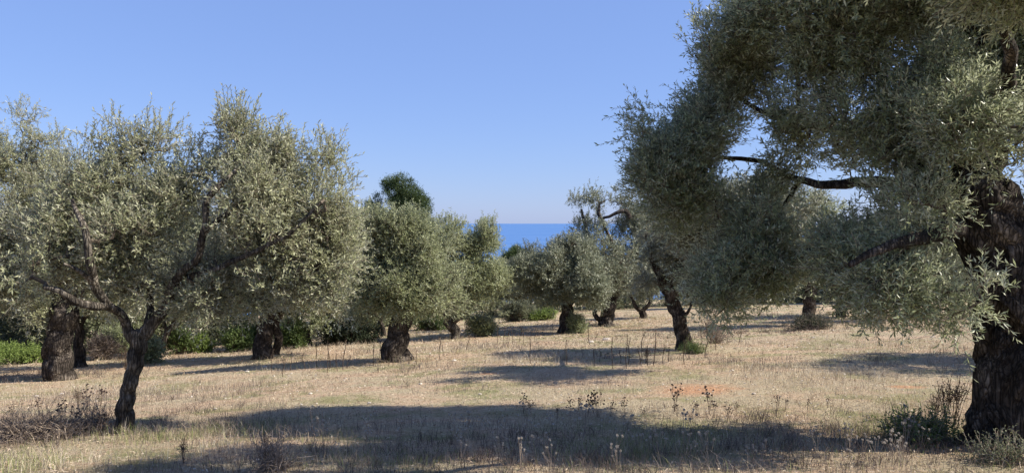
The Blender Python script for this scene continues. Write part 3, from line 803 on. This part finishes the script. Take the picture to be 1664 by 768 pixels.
far_spots = [  # px, distance, height of crown top row, label
    (-40, 27, 330, 'shaded olive at the far left margin, behind the thick gnarled tree'),
    (215, 30, 330, 'olive far behind the fork of the slim foreground tree'),
    (355, 33, 340, 'olive in the dark hollow left of the double trunk'),
    (470, 38, 345, 'far olive filling the gap right of the double trunk'),
    (565, 45, 395, 'far grey olive above the dark bush left of the split trunk'),
    (690, 48, 415, 'far olive seen between the split trunk and the crooked trunk'),
    (845, 44, 440, 'hazy grey olive below the sea, left of the upright trunk'),
    (880, 58, 440, 'farther grey olive in the centre gap, right of the hazy one'),
    (806, 60, 452, 'farthest low olive in the centre, touching the silvery crown'),
    (960, 52, 430, 'far olive filling the gap between the two dark trunks right of centre'),
    (1085, 52, 410, 'far olive behind the leaning trunk, beyond the V-trunk tree'),
    (1165, 46, 400, 'far olive right of the leaning trunk, above a strip of pale grass'),
    (1235, 56, 395, 'far olive halfway between the leaning and the straight trunk'),
    (1430, 48, 350, 'far olive in the gap right of the thinner trunk'),
    (1500, 58, 345, 'pale far olive showing below the sky gap at the right'),
    (1625, 50, 360, 'far olive behind the huge trunk at the right edge'),
    (1290, 66, 390, 'farthest olive behind the straight dark trunk'),
    (110, 44, 380, 'far olive deep behind the thick gnarled tree'),
]
for i, (px, d, top, lab) in enumerate(far_spots):
    x = (px - CX) / FOC * d
    z = gz(x, d)
    H = EYE + (HOR - top) / FOC * d - z
    pr = protos[i % 3]
    r = pr if i < 3 else copy_tree(pr, (0, 0, 0), 0, 1)
    s_ = H / 3.85
    r.location = (x, d, z); r.rotation_euler = (0, 0, R.uniform(0, 6.28))
    w_ = max(s_, 0.95) * R.uniform(1.0, 1.25)
    r.scale = (w_, w_, s_)
    tag(r, lab, 'olive tree', 'olive trees in the distance')

# ------------------------------------------------------------------ far wood closing the grove
def far_wood():
    rng = np.random.default_rng(911)
    line = [(-420, 572), (-150, 575), (100, 578), (350, 562), (560, 545), (700, 525), (850, 511), (1000, 503), (1150, 497), (1400, 492), (1700, 490), (2100, 490)]
    pts = np.array([ground_at(a, b)[:2] for a, b in line])
    seg = np.linalg.norm(np.diff(pts, axis=0), axis=1); cum = np.concatenate([[0], np.cumsum(seg)])
    lobes = []
    nl = 260
    for i in range(nl):
        t = rng.uniform(0, cum[-1]); x = np.interp(t, cum, pts[:, 0]); y = np.interp(t, cum, pts[:, 1])
        back = rng.uniform(0.5, 6.5)
        dirv = np.array([x, y]) / math.hypot(x, y)
        x, y = np.array([x, y]) + dirv * back
        hh = rng.uniform(1.0, 1.9) + back * .07
        lobes.append((np.array([x, y, gz(x, y) + hh * .7]), (rng.uniform(1.0, 2.0), rng.uniform(.9, 1.6), hh), 1))
    tu, dr = sample_lobes(lobes, 17000, rng, .05, .8, 5)
    parts = foliage(tu, dr, rng, .15, .05, 4, 7, tl=(.2, .5), stems=False, tr=.2)
    tag(obj('distant_wood', make_mesh('distant_wood', parts, [M['scrub'], M['twig']])), 'tangle of olives and scrub closing the far side of the grove', 'wood', None, 'stuff')
far_wood()

# ------------------------------------------------------------------ pines
def pine(px, d, top, w, label, seed, lobes):
    rng = np.random.default_rng(seed)
    x = (px - CX) / FOC * d
    base = np.array([x, d, gz(x, d)])
    root = obj('pine_tree', None, loc=tuple(base)); tag(root, label, 'pine tree')
    H = EYE + (HOR - top) / FOC * d - base[2]
    path = spline([[0, 0, -.3, .25], [.1, 0, H * .4, .2], [-.1, .1, H * .7, .14], [0.1, 0, H * .95, .05]], .3)
    v, f, cap = trunk_tube(path, 12, .1, seed, .3, .1)
    obj('trunk', make_mesh('trunk', [(v, f, 0, .5)], [M['bark_brown']], True), root)
    L3 = []
    for (lx, ly, rx, ry, rz) in lobes:
        c = P(lx, ly, d) - base
        L3.append((c, (rx * d / FOC, rz, ry * d / FOC), 1))
    tu, dr = sample_lobes(L3, 560, rng, .15, .5, seed)
    A, B, ra, rb = connect(path[len(path) // 3:, :3], None, tu, rng)
    # bottle-brush sprays of needles
    T = np.repeat(np.arange(len(tu)), 90)
    pos = tu[T] + rng.normal(size=(len(T), 3)) * .11
    dd = nrm(dr[T] * .5 + [0, 0, .55] + rand_unit(len(T), rng) * .7)
    v, f = leaves(pos, dd, rand_unit(len(T), rng), .17, .022)
    tone = np.clip(.5 + .3 * noise3(tu, .5, 2), 0, 1)[T]
    parts = [(v, f, 0, np.clip(tone * .55 + rng.uniform(0, .45, len(f)), 0, 1))]
    v, f = prisms(A, B, ra, rb, 4)
    parts.append((v, f, 1, rng.uniform(0, .6, len(f))))
    obj('crown', make_mesh('crown', parts, [M['pine'], M['twig']]), root)
pine(652, 42, 284, 0, 'tall dark green pine rising behind the olives left of the sea', 401,
     [(652, 298, 22, 13, .7), (632, 300, 10, 8, .5), (642, 326, 24, 20, 1.0), (668, 325, 20, 22, .9), (604, 348, 17, 20, .8), (688, 342, 14, 18, .7), (618, 325, 9, 9, .5), (650, 370, 55, 30, 1.6), (606, 380, 16, 26, .7)])
pine(838, 50, 404, 0, 'low round pine crown just below the sea in the centre gap', 402,
     [(838, 416, 24, 13, 1.4), (842, 436, 32, 20, 1.8), (824, 428, 18, 16, 1.2)])

# ------------------------------------------------------------------ shrubs
def shrub(px, py, w, h, label, mat='shrub', seed=1, leaf=.05, wid=.03, n=90, name='shrub', cat='shrub', depth=None, twiggy=False, dens=9):
    rng = np.random.default_rng(seed)
    base = ground_at(px, py)
    k = base[1] / FOC
    W = w * .5 * k; Hh = h * k; Dp = depth or W * .8
    root = obj(name, None, loc=tuple(base)); tag(root, label, cat)
    lobes = []
    for i in range(5):
        t = (i - 2) / 2
        lobes.append((np.array([t * W * .62, rng.uniform(-.3, .3) * Dp, Hh * rng.uniform(.38, .55)]), (W * .45, Dp * .7, Hh * rng.uniform(.38, .5)), 1))
    tu, dr = sample_lobes(lobes, n, rng, .1, .3, seed)
    tu[:, 2] = np.maximum(tu[:, 2], .05)
    # stems from the foot
    foot = np.stack([rng.uniform(-.4, .4, n) * W, rng.uniform(-.3, .3, n) * Dp, np.full(n, -.03)], 1)
    mid = foot * .5 + tu * .5 + rng.normal(size=(n, 3)) * .05 * [1, 1, .3]
    n_ = len(tu); foot = foot[:n_]; mid = mid[:n_]
    v, f = prisms(np.vstack([foot, mid]), np.vstack([mid, tu]), .008, .005, 4)
    obj('stem', make_mesh('stem', [(v, f, 0, rng.uniform(0, 1, len(f)))], [M['twig_pale' if twiggy else 'twig']]), root)
    parts = foliage(tu, dr, rng, leaf, wid, dens, 8, tl=(.08, .22), up=.5, stems=twiggy, tr=.06)
    obj('foliage', make_mesh('foliage', parts, [M[mat], M['twig_pale']]), root)
    return root
shrub(30, 590, 110, 27, 'bright green low bush at the left edge, beside the gnarled trunk', 'lush', 501, n=240)
shrub(-30, 586, 90, 32, 'bright green bush cut by the left edge of the view', 'lush', 502, n=200)
shrub(327, 572, 30, 26, 'small round bright green bush in the hollow right of the slim tree', 'lush', 503, n=130)
shrub(296, 574, 44, 34, 'yellow-green loose bush beside the small round one', 'shrub', 504, n=120)
shrub(385, 570, 50, 34, 'mid-green bush left of the double trunk', 'shrub', 505, n=160)
shrub(412, 566, 34, 42, 'darker green bush touching the double trunk', 'shrub', 506, n=130)
shrub(477, 566, 46, 40, 'leafy green bush between the double trunk and the pale one', 'shrub', 507, n=180)
shrub(568, 558, 92, 40, 'dark shaded bush left of the split trunk', 'shrub_dark', 508, n=330)
shrub(560, 545, 96, 62, 'grey-green bush rising behind the dark shaded one', 'olive_mid', 509, leaf=.07, n=300)
shrub(783, 546, 42, 32, 'round olive sucker bush under the silvery olive', 'olive_mid', 510, leaf=.07, wid=.02, n=170)
shrub(700, 536, 60, 28, 'yellow-green bush in the gap between split trunk and crooked trunk', 'shrub', 511, n=150)
shrub(880, 520, 46, 16, 'low bright green bush in the centre gap left of the upright trunk', 'lush', 512, n=160)
shrub(940, 541, 26, 34, 'grey-green shrub at the right foot of the upright trunk', 'olive_mid', 513, leaf=.06, wid=.02, n=110)
shrub(838, 522, 56, 34, 'pale grey bush in the centre gap behind the stalks', 'olive_far', 514, leaf=.08, wid=.025, n=180)
shrub(1128, 574, 34, 4, 'tuft of bright green leaves at the foot of the leaning trunk', 'shrub', 515, leaf=.05, wid=.01, n=45, name='green_tuft', cat='plant')
shrub(166, 584, 42, 40, 'pale dry grey bush right of the gnarled trunk', 'straw_grey', 516, leaf=.05, wid=.01, n=160, twiggy=True)
shrub(190, 574, 60, 44, 'hazy green bush behind the slim trunk on its left', 'olive_mid', 517, leaf=.06, n=180)
shrub(1505, 716, 110, 21, 'dark green creeping bush in the shade left of the huge trunk', 'shrub', 518, leaf=.035, wid=.018, n=110, depth=.5, twiggy=True, dens=6)
shrub(1640, 752, 120, 15, 'low bramble with small leaves in front of the huge trunk', 'scrub', 519, leaf=.03, wid=.014, n=60, twiggy=True, dens=5)
shrub(1160, 558, 40, 50, 'thin grey sapling right of the leaning trunk', 'straw_grey', 520, leaf=.03, wid=.012, n=60, twiggy=True, dens=5)
shrub(240, 590, 40, 44, 'dark low bush at the foot of the thin leaning olive', 'olive_mid', 521, n=110)
shrub(1310, 535, 70, 20, 'dark dry twiggy bush round the straight trunk', 'shrub_dark', 522, leaf=.05, wid=.012, n=120, twiggy=True)

for i, (a, b, w, h, lab) in enumerate([(24, 716, 90, 30, 'grey-brown dry weed thicket at the left edge, in front of the slim trunk'), (92, 712, 80, 30, 'grey-brown dry weed thicket between the left edge and the slim trunk'),
        (150, 704, 56, 34, 'dry weed thicket touching the slim trunk on its left'), (440, 764, 44, 24, 'curled dry thicket at the bottom edge, left of the big shade')]):
    shrub(a, b, w, h, lab, 'straw_grey', 540 + i, leaf=.04, wid=.006, n=int(w * 1.0), name='dry_thicket', cat='dry weeds', twiggy=True, dens=4)

# ------------------------------------------------------------------ grass
def blades(x, y, h, w, rng, lean=0.5):
    n = len(x)
    z = ground(x, y)
    b = np.stack([x, y, z - 0.01], 1)
    a = rng.uniform(0, 2 * math.pi, n)
    side = np.stack([np.cos(a), np.sin(a), np.zeros(n)], 1)
    la = rng.uniform(0, 2 * math.pi, n)
    ln = np.stack([np.cos(la), np.sin(la), np.zeros(n)], 1) * (rng.uniform(0.05, lean, n) * h)[:, None]
    up = np.zeros((n, 3)); up[:, 2] = h
    m = b + up * 0.55 + ln * 0.3
    t = b + up * rng.uniform(0.75, 1.0, n)[:, None] + ln
    s = side * (w * 0.5)[:, None]
    v = np.stack([b - s, b + s, m + s * .8, m - s * .8, t], 1).reshape(-1, 3)
    o = (np.arange(n) * 5)[:, None]
    return v, o + np.array([[0, 1, 2, 3]]), o + np.array([[3, 2, 4]])

def scatter(n, d0, d1, rng, power=1.0, margin=1.15):
    """uniform points over the ground wedge the camera sees, density falling with distance"""
    u = rng.uniform(0, 1, n)
    d = (d0 ** (2 - power) + u * (d1 ** (2 - power) - d0 ** (2 - power))) ** (1 / (2 - power))
    x = rng.uniform(-1, 1, n) * d * 0.65 * margin
    return x, d

def near_any(x, y, L):
    m = np.zeros(len(x))
    for (a, b, r) in L:
        m = np.maximum(m, np.exp(-((x - a) ** 2 + (y - b) ** 2) / r ** 2))
    return m

trunk_xy = []
for px, py, r in ((205, 702, .55), (1640, 722, 1.0), (93, 617, .7), (640, 586, .8), (918, 541, .9), (985, 529, .9), (1113, 568, .6), (1315, 528, .8), (430, 582, .8), (738, 550, .6)):
    q = ground_at(px, py); trunk_xy.append((q[0], q[1], r))

def mk_grass(name, label, n, d0, d1, hr, wr, mats, seed, clump, dens, power=1.2, lean=.6, gfrac=None, cat='grass'):
    rng = np.random.default_rng(seed)
    x, y = scatter(n, d0, d1, rng, power)
    if clump:
        nc = max(1, n // clump)
        cx, cy = scatter(nc, d0, d1, rng, power)
        k = rng.integers(0, nc, n)
        x = cx[k] + rng.normal(size=n) * .05; y = cy[k] + rng.normal(size=n) * .05
    pr = dens(x, y)
    keep = rng.uniform(0, 1, n) < pr
    x, y = x[keep], y[keep]; n = len(x)
    sc = np.clip(y / 12, 1, 3.2)
    h = rng.uniform(*hr, n) * (0.7 + 0.5 * np.clip(bumps(x, y, .5) * .5 + .5, 0, 1))
    w = rng.uniform(*wr, n) * sc
    v, q, t = blades(x, y, h, w, rng, lean)
    r = np.clip(rng.uniform(0, .62, n) + .22 * np.clip(.5 + .5 * bumps(x, y, .5), 0, 1) + .3 * np.clip(.5 + .8 * bumps(x, y * 2, 1.7), 0, 1) - .08, 0, 1)
    parts = []
    gm = np.zeros(n, bool) if gfrac is None else rng.uniform(0, 1, n) < gfrac(x, y)
    for mi, sel in ((0, ~gm), (1, gm)):
        if sel.any():
            parts.append((v, q[sel], mi, r[sel])); parts.append((np.zeros((0, 3)), t[sel] - len(v) , mi, r[sel])) if False else None
            parts.append((v, t[sel], mi, r[sel]))
    me = make_mesh(name, parts, mats)
    tag(obj(name, me), label, cat, None, 'stuff')

def green_zone(x, y):
    g = np.clip(bumps(x + 5, y * 1.3, 1.1) * .9 - .25, 0, .7)
    g = np.maximum(g, near_any(x, y, trunk_xy) * .5)
    g = np.maximum(g, np.where(y < 9.3, np.clip(.22 + .35 * bumps(x, y, .6), 0, .75), 0))
    return g
def bare(x, y):
    b = near_any(x, y, [(r[0], r[1] - .15, max(r[2], r[3]) * 1.15) for r in RED])
    return 1 - np.clip(1.6 * b, 0, .97)
mk_grass('short_dry_grass', 'short cropped straw-coloured grass covering the grove floor', 330000, 5.5, 46, (.02, .06), (.003, .006), [M['straw'], M['green']], 601, 0,
         lambda x, y: bare(x, y) * np.clip(.5 + .75 * bumps(x, y * 1.4, .9), .05, 1), 1.1, gfrac=green_zone)
mk_grass('tall_dry_grass', 'taller pale dry grass in loose bands between the trees', 190000, 5.5, 40, (.08, .22), (.002, .0038), [M['straw'], M['green']], 602, 9,
         lambda x, y: bare(x, y) * np.clip(bumps(x, y * 1.8, 1.5) * 1.1 + .12 + near_any(x, y, trunk_xy) * .8 + np.where(y < 9.5, .35, 0), 0.015, 1), 1.2, lean=1.0, gfrac=lambda x, y: green_zone(x, y) * .8)
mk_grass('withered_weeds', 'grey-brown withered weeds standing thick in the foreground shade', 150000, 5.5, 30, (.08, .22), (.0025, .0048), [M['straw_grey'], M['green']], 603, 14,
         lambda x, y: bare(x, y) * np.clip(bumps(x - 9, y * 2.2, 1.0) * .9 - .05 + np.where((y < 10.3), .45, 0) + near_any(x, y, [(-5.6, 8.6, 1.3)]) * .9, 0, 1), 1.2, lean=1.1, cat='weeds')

def mk_litter():
    rng = np.random.default_rng(611)
    n = 60000
    x, y = scatter(n, 5.5, 34, rng, 1.1)
    z = ground(x, y) + rng.uniform(.004, .03, n)
    sc = np.clip(y / 12, 1, 2.6)
    d = nrm(np.stack([rng.normal(size=n), rng.normal(size=n), rng.normal(size=n) * .2], 1))
    v, f = leaves(np.stack([x, y, z], 1), d, nrm(np.array([0, 0, 1.0]) + rng.normal(size=(n, 3)) * .3), rng.uniform(.03, .07, n) * sc, rng.uniform(.008, .016, n) * sc)
    tag(obj('leaf_litter', make_mesh('leaf_litter', [(v, f, 0, rng.uniform(0, 1, n))], [M['litter']])), 'fallen leaves and dead straw lying over the ground', 'litter', None, 'stuff')
mk_litter()

FOOT = [ground_at(a, b) for a, b in ((190, 708), (230, 715), (275, 712), (330, 705), (420, 702), (560, 745), (640, 752), (960, 738), (1010, 730), (1400, 705), (1440, 690), (60, 750))]
mk_grass('green_grass', 'yellow-green grass tufts round the slim trunk and in the shade', 60000, 5.5, 12, (.06, .17), (.0028, .0045), [M['green'], M['straw']], 605, 12,
         lambda x, y: np.clip(near_any(x, y, [(q[0], q[1], .42) for q in FOOT]) * 1.1 + .05 * (y < 9), 0, 1), 1.0, lean=1.0, gfrac=lambda x, y: np.full(len(x), .35))
# stones
def rock(rng, r, sub=2):
    import bmesh
    bm = bmesh.new(); bmesh.ops.create_icosphere(bm, subdivisions=sub, radius=1)
    v = np.array([q.co[:] for q in bm.verts]); f = np.array([[w.index for w in q.verts] for q in bm.faces]); bm.free()
    v = v * (1 + .22 * noise3(v, .6, rng.uniform(0, 9)))[:, None] * np.array([1, .8, .5]) * r
    return v, f
def mk_pebbles():
    rng = np.random.default_rng(621)
    n = 1900
    x, y = scatter(n * 3, 6, 40, rng, 1.1)
    k = bumps(x, y * 1.6, 1.3) > .1; x, y = x[k][:n], y[k][:n]; n = len(x)
    v0, f0 = rock(rng, 1, 1)
    r = rng.uniform(.008, .024, n) * np.clip(y / 14, 1, 2)
    a = rng.uniform(0, 6.28, n)
    c, s = np.cos(a), np.sin(a)
    vx = v0[None, :, 0] * c[:, None] - v0[None, :, 1] * s[:, None]; vy = v0[None, :, 0] * s[:, None] + v0[None, :, 1] * c[:, None]
    v = np.stack([x[:, None] + vx * r[:, None], y[:, None] + vy * r[:, None], ground(x, y)[:, None] + v0[None, :, 2] * r[:, None] + .004], -1).reshape(-1, 3)
    f = (f0[None] + (np.arange(n) * len(v0))[:, None, None]).reshape(-1, 3)
    tag(obj('pebbles', make_mesh('pebbles', [(v, f, 0, np.repeat(rng.uniform(0, 1, n), len(f0)))], [M['stone']])), 'small pale limestone pebbles scattered over the ground', 'pebbles', None, 'stuff')
mk_pebbles()

STONES = [(60, 644, 7, 'pale stone on bare earth below the gnarled trunk'), (100, 640, 6, 'small pale stone right below the gnarled trunk'), (30, 583, 9, 'pale stone in front of the left green bush'),
          (268, 575, 8, 'white stone near the thin leaning olive'), (310, 645, 7, 'flat stone in the sun right of the slim trunk'), (430, 596, 8, 'pale stone in front of the double trunk'),
          (402, 604, 6, 'small stone left of and below the double trunk'), (505, 640, 6, 'pale stone on the open ground left of centre'), (738, 586, 7, 'pale stone right of the split trunk'),
          (683, 624, 6, 'small stone at the left tip of the central shade'), (780, 641, 6, 'buff stone just above the foreground shade'), (860, 582, 6, 'pale stone by the row of dead stalks'),
          (985, 552, 13, 'grey flat stone in the strip of shade right of the upright trunk'), (960, 556, 9, 'smaller grey stone left of the flat one'), (1322, 549, 7, 'white stone below the straight trunk'),
          (1445, 534, 6, 'white stone under the hanging right-hand branches'), (1190, 602, 6, 'small pale stone right of the leaning trunk'), (1515, 548, 6, 'pale stone near the pale far olive'),
          (1225, 640, 7, 'buff stone right of the red earth'), (1150, 640, 10, 'reddish clod on the red earth'), (350, 665, 6, 'pale stone at the left end of the foreground shade'), (600, 655, 6, 'pale stone above the foreground shade, left of centre')]
for i, (px, py, w, lab) in enumerate(STONES):
    q = ground_at(px, py); rng = np.random.default_rng(700 + i)
    v, f = rock(rng, w * .55 * q[1] / FOC * 1.0)
    o = obj('stone', make_mesh('stone', [(v, f, 0, rng.uniform(.3, 1))], [M['stone']], False), loc=(q[0], q[1], q[2] + .01))
    tag(o, lab, 'stone')

# ------------------------------------------------------------------ dead stalks and seed heads
def stalk_mesh(kind, seed):
    rng = np.random.default_rng(seed)
    parts = []
    if kind == 'spike':       # single upright dead stalk with a rough seed spike
        H = 1.0
        path = spline([[0, 0, -.03, .014], [rng.normal() * .02, rng.normal() * .02, .35, .011], [rng.normal() * .04, rng.normal() * .04, .7, .010], [rng.normal() * .06, rng.normal() * .06, 1.0, .004]], .04)
        v, f, cap = trunk_tube(path, 6, .15, seed, 0, .2)
        stem = make_mesh('stem', [(v, f, 0, rng.uniform(0, .8, len(f)))], [M['stalk']])
        n = 130
        k = rng.integers(len(path) // 2, len(path), n)
        pos = path[k, :3]
        d = nrm(rand_unit(n, rng) * [1, 1, .4] + [0, 0, .35])
        v, f = leaves(pos, d, rand_unit(n, rng), rng.uniform(.02, .045, n), .012)
        head = make_mesh('seed_spike', [(v, f, 0, rng.uniform(0, .7, n))], [M['stalk']])
        return stem, [head]
    # branching plant with round heads
    nb = {'dark': 6, 'pale': 5, 'thorn': 14}[kind]
    A, B, tips = [], [], []
    for i in range(nb):
        a = rng.uniform(0, 6.28); s = rng.uniform(.05, .4)
        t = np.array([math.cos(a) * s * .7, math.sin(a) * s * .7, rng.uniform(.65, 1.0)])
        root = np.array([rng.normal() * .02, rng.normal() * .02, -.02])
        m1 = root + (t - root) * .45 + np.array([0, 0, .08]) + rng.normal(size=3) * .02
        A += [root, m1]; B += [m1, t]; tips.append(t)
        if kind != 'pale':
            for _ in range(2 if kind == 'dark' else 4):
                e = m1 + (t - m1) * rng.uniform(.1, .7); g = e + nrm(rng.normal(size=3) + [0, 0, .8]) * rng.uniform(.1, .25)
                A.append(e); B.append(g); tips.append(g)
    v, f = prisms(np.array(A), np.array(B), .006 if kind != 'pale' else .005, .004, 4)
    stem = make_mesh('stem', [(v, f, 0, rng.uniform(0, 1, len(f)))], [M['stalk' if kind != 'pale' else 'twig_pale']])
    heads = []
    for t in tips:
        r = rng.uniform(.026, .042) if kind != 'thorn' else .011
        if kind == 'pale':
            n = 60
            d = nrm(rand_unit(n, rng) + [0, 0, .2])
            v, f = leaves(np.tile(t, (n, 1)), d, rand_unit(n, rng), rng.uniform(.035, .065, n), .014)
            heads.append(make_mesh('seed_head', [(v, f, 0, rng.uniform(0, 1, n))], [M['fluff']]))
        else:
            v, f = rock(rng, r * 1.1, 1)
            heads.append(make_mesh('seed_head', [(v * np.array([1, 1.2, 1.7]) + t, f, 0, rng.uniform(0, 1, len(f)))], [M['seed']]))
    return stem, heads
MESH = {k: [stalk_mesh(k, 800 + i * 7 + len(k)) for i in range(5)] for k in ('spike', 'dark', 'pale', 'thorn')}
def weed(kind, px, py, hpx, label, cat, group, name, wide=1.0, var=None):
    q = ground_at(px, py)
    k = q[1] / FOC
    H = hpx * k
    st, hd = MESH[kind][R.randrange(5)]
    root = obj(name, None, loc=(q[0], q[1], q[2]), rz=R.uniform(0, 6.28))
    tag(root, label, cat, group)
    s = H
    for nm, me in [('stem', st)] + [('seed_spike' if kind == 'spike' else 'seed_head', h_) for h_ in hd]:
        o = obj(nm, me, root)
    th = wide * (1.0 if kind != 'spike' else max(1.0, min(2.0, .6 / H)))
    root.scale = (s * th, s * th, s)
    root.rotation_euler[0] = R.uniform(-.16, .16)
    return root
ORD = ['first', 'second', 'third', 'fourth', 'fifth', 'sixth', 'seventh', 'eighth', 'ninth', 'tenth', 'eleventh', 'twelfth', 'thirteenth', 'fourteenth', 'fifteenth', 'sixteenth', 'seventeenth', 'eighteenth', 'nineteenth', 'twentieth', 'twenty-first', 'twenty-second', 'twenty-third', 'twenty-fourth']
ROWS = [
 ('left of the split trunk', [(441, 604, 38), (460, 612, 26), (472, 602, 22), (496, 600, 28), (515, 597, 36), (532, 605, 34), (536, 600, 48), (548, 603, 30), (557, 600, 50), (564, 598, 22), (607, 594, 44), (616, 590, 36)]),
 ('right of the split trunk', [(676, 592, 22), (715, 585, 40), (720, 578, 18), (741, 574, 14), (758, 570, 26)]),
 ('between the crooked trunk and the upright trunk', [(808, 562, 34), (818, 560, 28), (826, 558, 22), (834, 560, 34), (844, 556, 26), (852, 562, 30), (862, 590, 42), (868, 556, 24), (876, 552, 22)]),
 ('in front of the two dark trunks right of centre', [(921, 592, 40), (958, 560, 30), (965, 596, 30), (975, 590, 22), (996, 598, 50), (1008, 590, 22), (1018, 598, 54), (1021, 592, 42), (1040, 592, 30), (1043, 586, 44), (1052, 594, 34), (1062, 594, 58)]),
 ('around the foot of the leaning trunk', [(1077, 590, 32), (1086, 588, 24), (1112, 592, 40), (1146, 582, 38), (1140, 560, 26), (1163, 568, 28), (1200, 560, 30)]),
]
for where, L in ROWS:
    L = sorted(L)
    for i, (px, py, h) in enumerate(L):
        weed('spike', px, py, h, '%s dead stalk from left, %s' % (ORD[i], where), 'dead stalk', 'dead weed stalks ' + where, 'dead_stalk')
DARK = [('on the upper edge of the foreground shade at its middle', [(850, 672, 34), (862, 676, 26), (905, 680, 22), (926, 676, 30), (940, 668, 26), (955, 676, 40), (965, 672, 30), (972, 678, 44), (992, 676, 26), (1016, 676, 30)]),
        ('in front of the red earth', [(1048, 680, 20), (1096, 668, 46), (1101, 680, 30), (1130, 676, 26), (1152, 672, 44), (1160, 678, 28), (1182, 684, 30), (1196, 676, 24)]),
        ('right of the red earth', [(1262, 668, 28), (1276, 666, 22), (1312, 668, 20), (1345, 664, 20)]),
        ('left of the slim foreground trunk', [(22, 680, 24), (64, 676, 30), (142, 668, 44), (100, 690, 40), (163, 664, 40), (128, 700, 44), (172, 706, 40)])]
for where, L in DARK:
    for i, (px, py, h) in enumerate(sorted(L)):
        weed('dark', px, py, h, '%s black-headed weed from left, %s' % (ORD[i], where), 'weed', 'dark seed-head weeds ' + where, 'seed_head_weed')
rngp = np.random.default_rng(77)
PALE = [('in the foreground shade left of the middle', [(rngp.uniform(480, 820), rngp.uniform(705, 766), rngp.uniform(34, 52)) for _ in range(22)]),
        ('in the foreground shade right of the middle', [(rngp.uniform(840, 1200), rngp.uniform(700, 766), rngp.uniform(36, 58)) for _ in range(24)]),
        ('in the foreground shade near the huge trunk', [(rngp.uniform(1210, 1500), rngp.uniform(705, 766), rngp.uniform(36, 58)) for _ in range(18)])]
for where, L in PALE:
    for i, (px, py, h) in enumerate(sorted(L)):
        weed('pale', px, py, h, '%s pale fluffy weed from left, %s' % (ORD[i], where), 'weed', 'pale seed-head weeds ' + where, 'fluffy_weed')
TH = [(1552, 690, 84, 'tall thin dark thorny weed left of the huge trunk'), (1536, 690, 74, 'dark thorny weed left of the tallest one by the huge trunk'), (1520, 696, 60, 'leaning thorny weed, leftmost beside the huge trunk'),
      (1662, 720, 80, 'white-tipped thorny weed in front of the huge trunk'), (432, 740, 40, 'dry thorny weed in the foreground, left of the big shade'), (1050, 590, 30, 'dark bushy dead weed between the stalks left of the leaning trunk'),
      (298, 755, 44, 'curled dry weed at the bottom edge, right of the slim trunk'), (205, 600, 40, 'spindly dry weed left of the slim trunk'), (128, 664, 36, 'spindly grey weed between slim and gnarled trunks')]
for px, py, h, lab in TH:
    weed('thorn', px, py, h, lab, 'weed', 'thorny dry weeds', 'thorny_weed')
